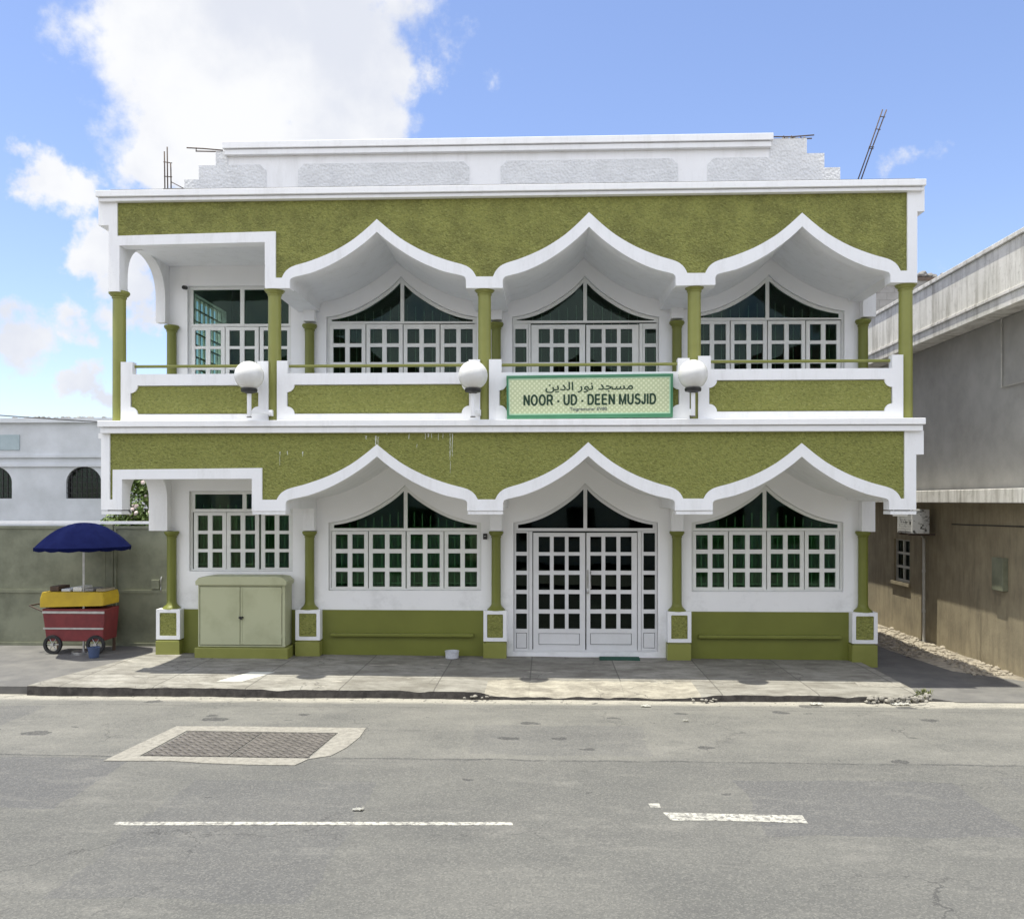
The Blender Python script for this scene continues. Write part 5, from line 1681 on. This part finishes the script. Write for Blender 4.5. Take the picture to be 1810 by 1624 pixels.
for z in (.5, 1.3): MB().tube([(7.55, py, z - .03), (7.55, py, z + .03)], .036, 12).build('clip', M_PVC, t)
# unplastered block building further back
t = thing('blockwork_building', (11.5, 25.5, -.2), 'bare grey blockwork building rising behind the concrete house', 'building')
ztb = P(1560, 497, 25.5)[1]
MB().box(8.95, 16, 25.5, 31, -.3, ztb).build('wall', M_BLOCKWALL, t)
MB().box(8.9, 16.05, 25.45, 31.05, ztb + .002, ztb + .09).build('coping', M_RUST, t)
xq = PX(1643, 25.5)
m = MB()
for i in range(16): rubble_lump(m, random.uniform(xq - .1, xq + .9), 25.8, ztb + random.uniform(.1, .25), random.uniform(.08, .16))
m.build('loose_blocks', M_BLOCK, t)

# overhead cable
m = MB()
pts = [Vector((-30 + i * 1.0, 18.3, 8.2 - .0 * i)) for i in range(0)]
a_ = Vector((-9.0, 18.4, P(205, 748, 18.4)[1])); b_ = Vector((-26, 18.4, P(100, 700, 18.4)[1] + 2.2))
m.tube([a_.lerp(b_, i / 16) - Vector((0, 0, .55 * math.sin(math.pi * i / 16))) for i in range(17)], .012, 6)
o = m.build('overhead_cable', M_BLACK)
at_base(o, a_); tag(o, 'thin black overhead cable sagging away to the left past the whitewashed house', 'cable')

# weeds at the kerb end
for (u, v, n_, w_, lab) in ((1612, 1236, 120, .10, 'tuft of yellow-green weeds at the broken end of the kerb'), (1634, 1226, 60, .06, 'small weed clump on the alley side of the rounded kerb corner')):
    x, y = G(u, v, -.13)
    m = MB(); bm = m.bm
    for i in range(n_):
        p = Vector((x + random.gauss(0, w_), y + random.gauss(0, w_ * .6), -.137)); h = random.uniform(.03, .11)
        d = Vector((random.uniform(-.5, .5), random.uniform(-.5, .5), 1)); s_ = Vector((random.uniform(-1, 1), random.uniform(-1, 1), 0)).normalized() * .006
        q1 = p + d * h * .6; q2 = p + Vector((d.x * 1.6, d.y * 1.6, .9)) * h
        bm.faces.new([bm.verts.new(p + s_), bm.verts.new(p - s_), bm.verts.new(q1 - s_), bm.verts.new(q1 + s_)]); bm.faces.new([bm.verts.new(q1 + s_), bm.verts.new(q1 - s_), bm.verts.new(q2)])
    o = m.build('weed', M_LEAF2, recalc=False)
    at_base(o, (x, y, -.137)); tag(o, lab, 'weed')

# ------------------------------------------------------------------ houses across the street (seen only as reflections in the glass)
def far_house(xa, xb, y, depth, h, gable, mt, label):
    t = thing('street_house', ((xa + xb) / 2, y, -.02), label, 'house', 'houses across the street behind the viewer')
    MB().box(xa, xb, y - depth, y, -.02, h).build('wall', mt, t)
    xm = (xa + xb) / 2
    MB().prism([(xa - .4, h + .002), (xb + .4, h + .002), (xm, h + gable)], [], y - depth - .3, y + .45).build('roof', M_TILE, t)
    n = int((xb - xa) // 2.4)
    for k in range(n):
        wx = xa + (xb - xa) * (k + .5) / n
        for z0 in (1.0, 4.0):
            if z0 + 1.4 > h: continue
            f = MB().prism([(wx - .55, z0), (wx + .55, z0), (wx + .55, z0 + 1.4), (wx - .55, z0 + 1.4)], [[(wx - .48, z0 + .07), (wx - .03, z0 + .07), (wx - .03, z0 + 1.33), (wx - .48, z0 + 1.33)], [(wx + .03, z0 + .07), (wx + .48, z0 + .07), (wx + .48, z0 + 1.33), (wx + .03, z0 + 1.33)]], y + .002, y + .05).build('window', M_WOOD, t)
            MB().box(wx - .5, wx + .5, y + .003, y + .012, z0 + .05, z0 + 1.35).build('pane', M_GLASS_DARK, f)


far_house(-13, -3.5, -4.5, 7, 6.9, 2.6, M_HOUSE, 'pale gabled two-storey house across the street, behind the viewer to the left')
far_house(-2.4, 5.2, -5.2, 7, 6.0, 2.6, M_HOUSE, 'cream gabled two-storey house across the street, directly behind the viewer')
far_house(6.2, 16, -4.8, 7, 6.9, 2.4, M_HOUSE, 'cream gabled two-storey house across the street, behind the viewer to the right')
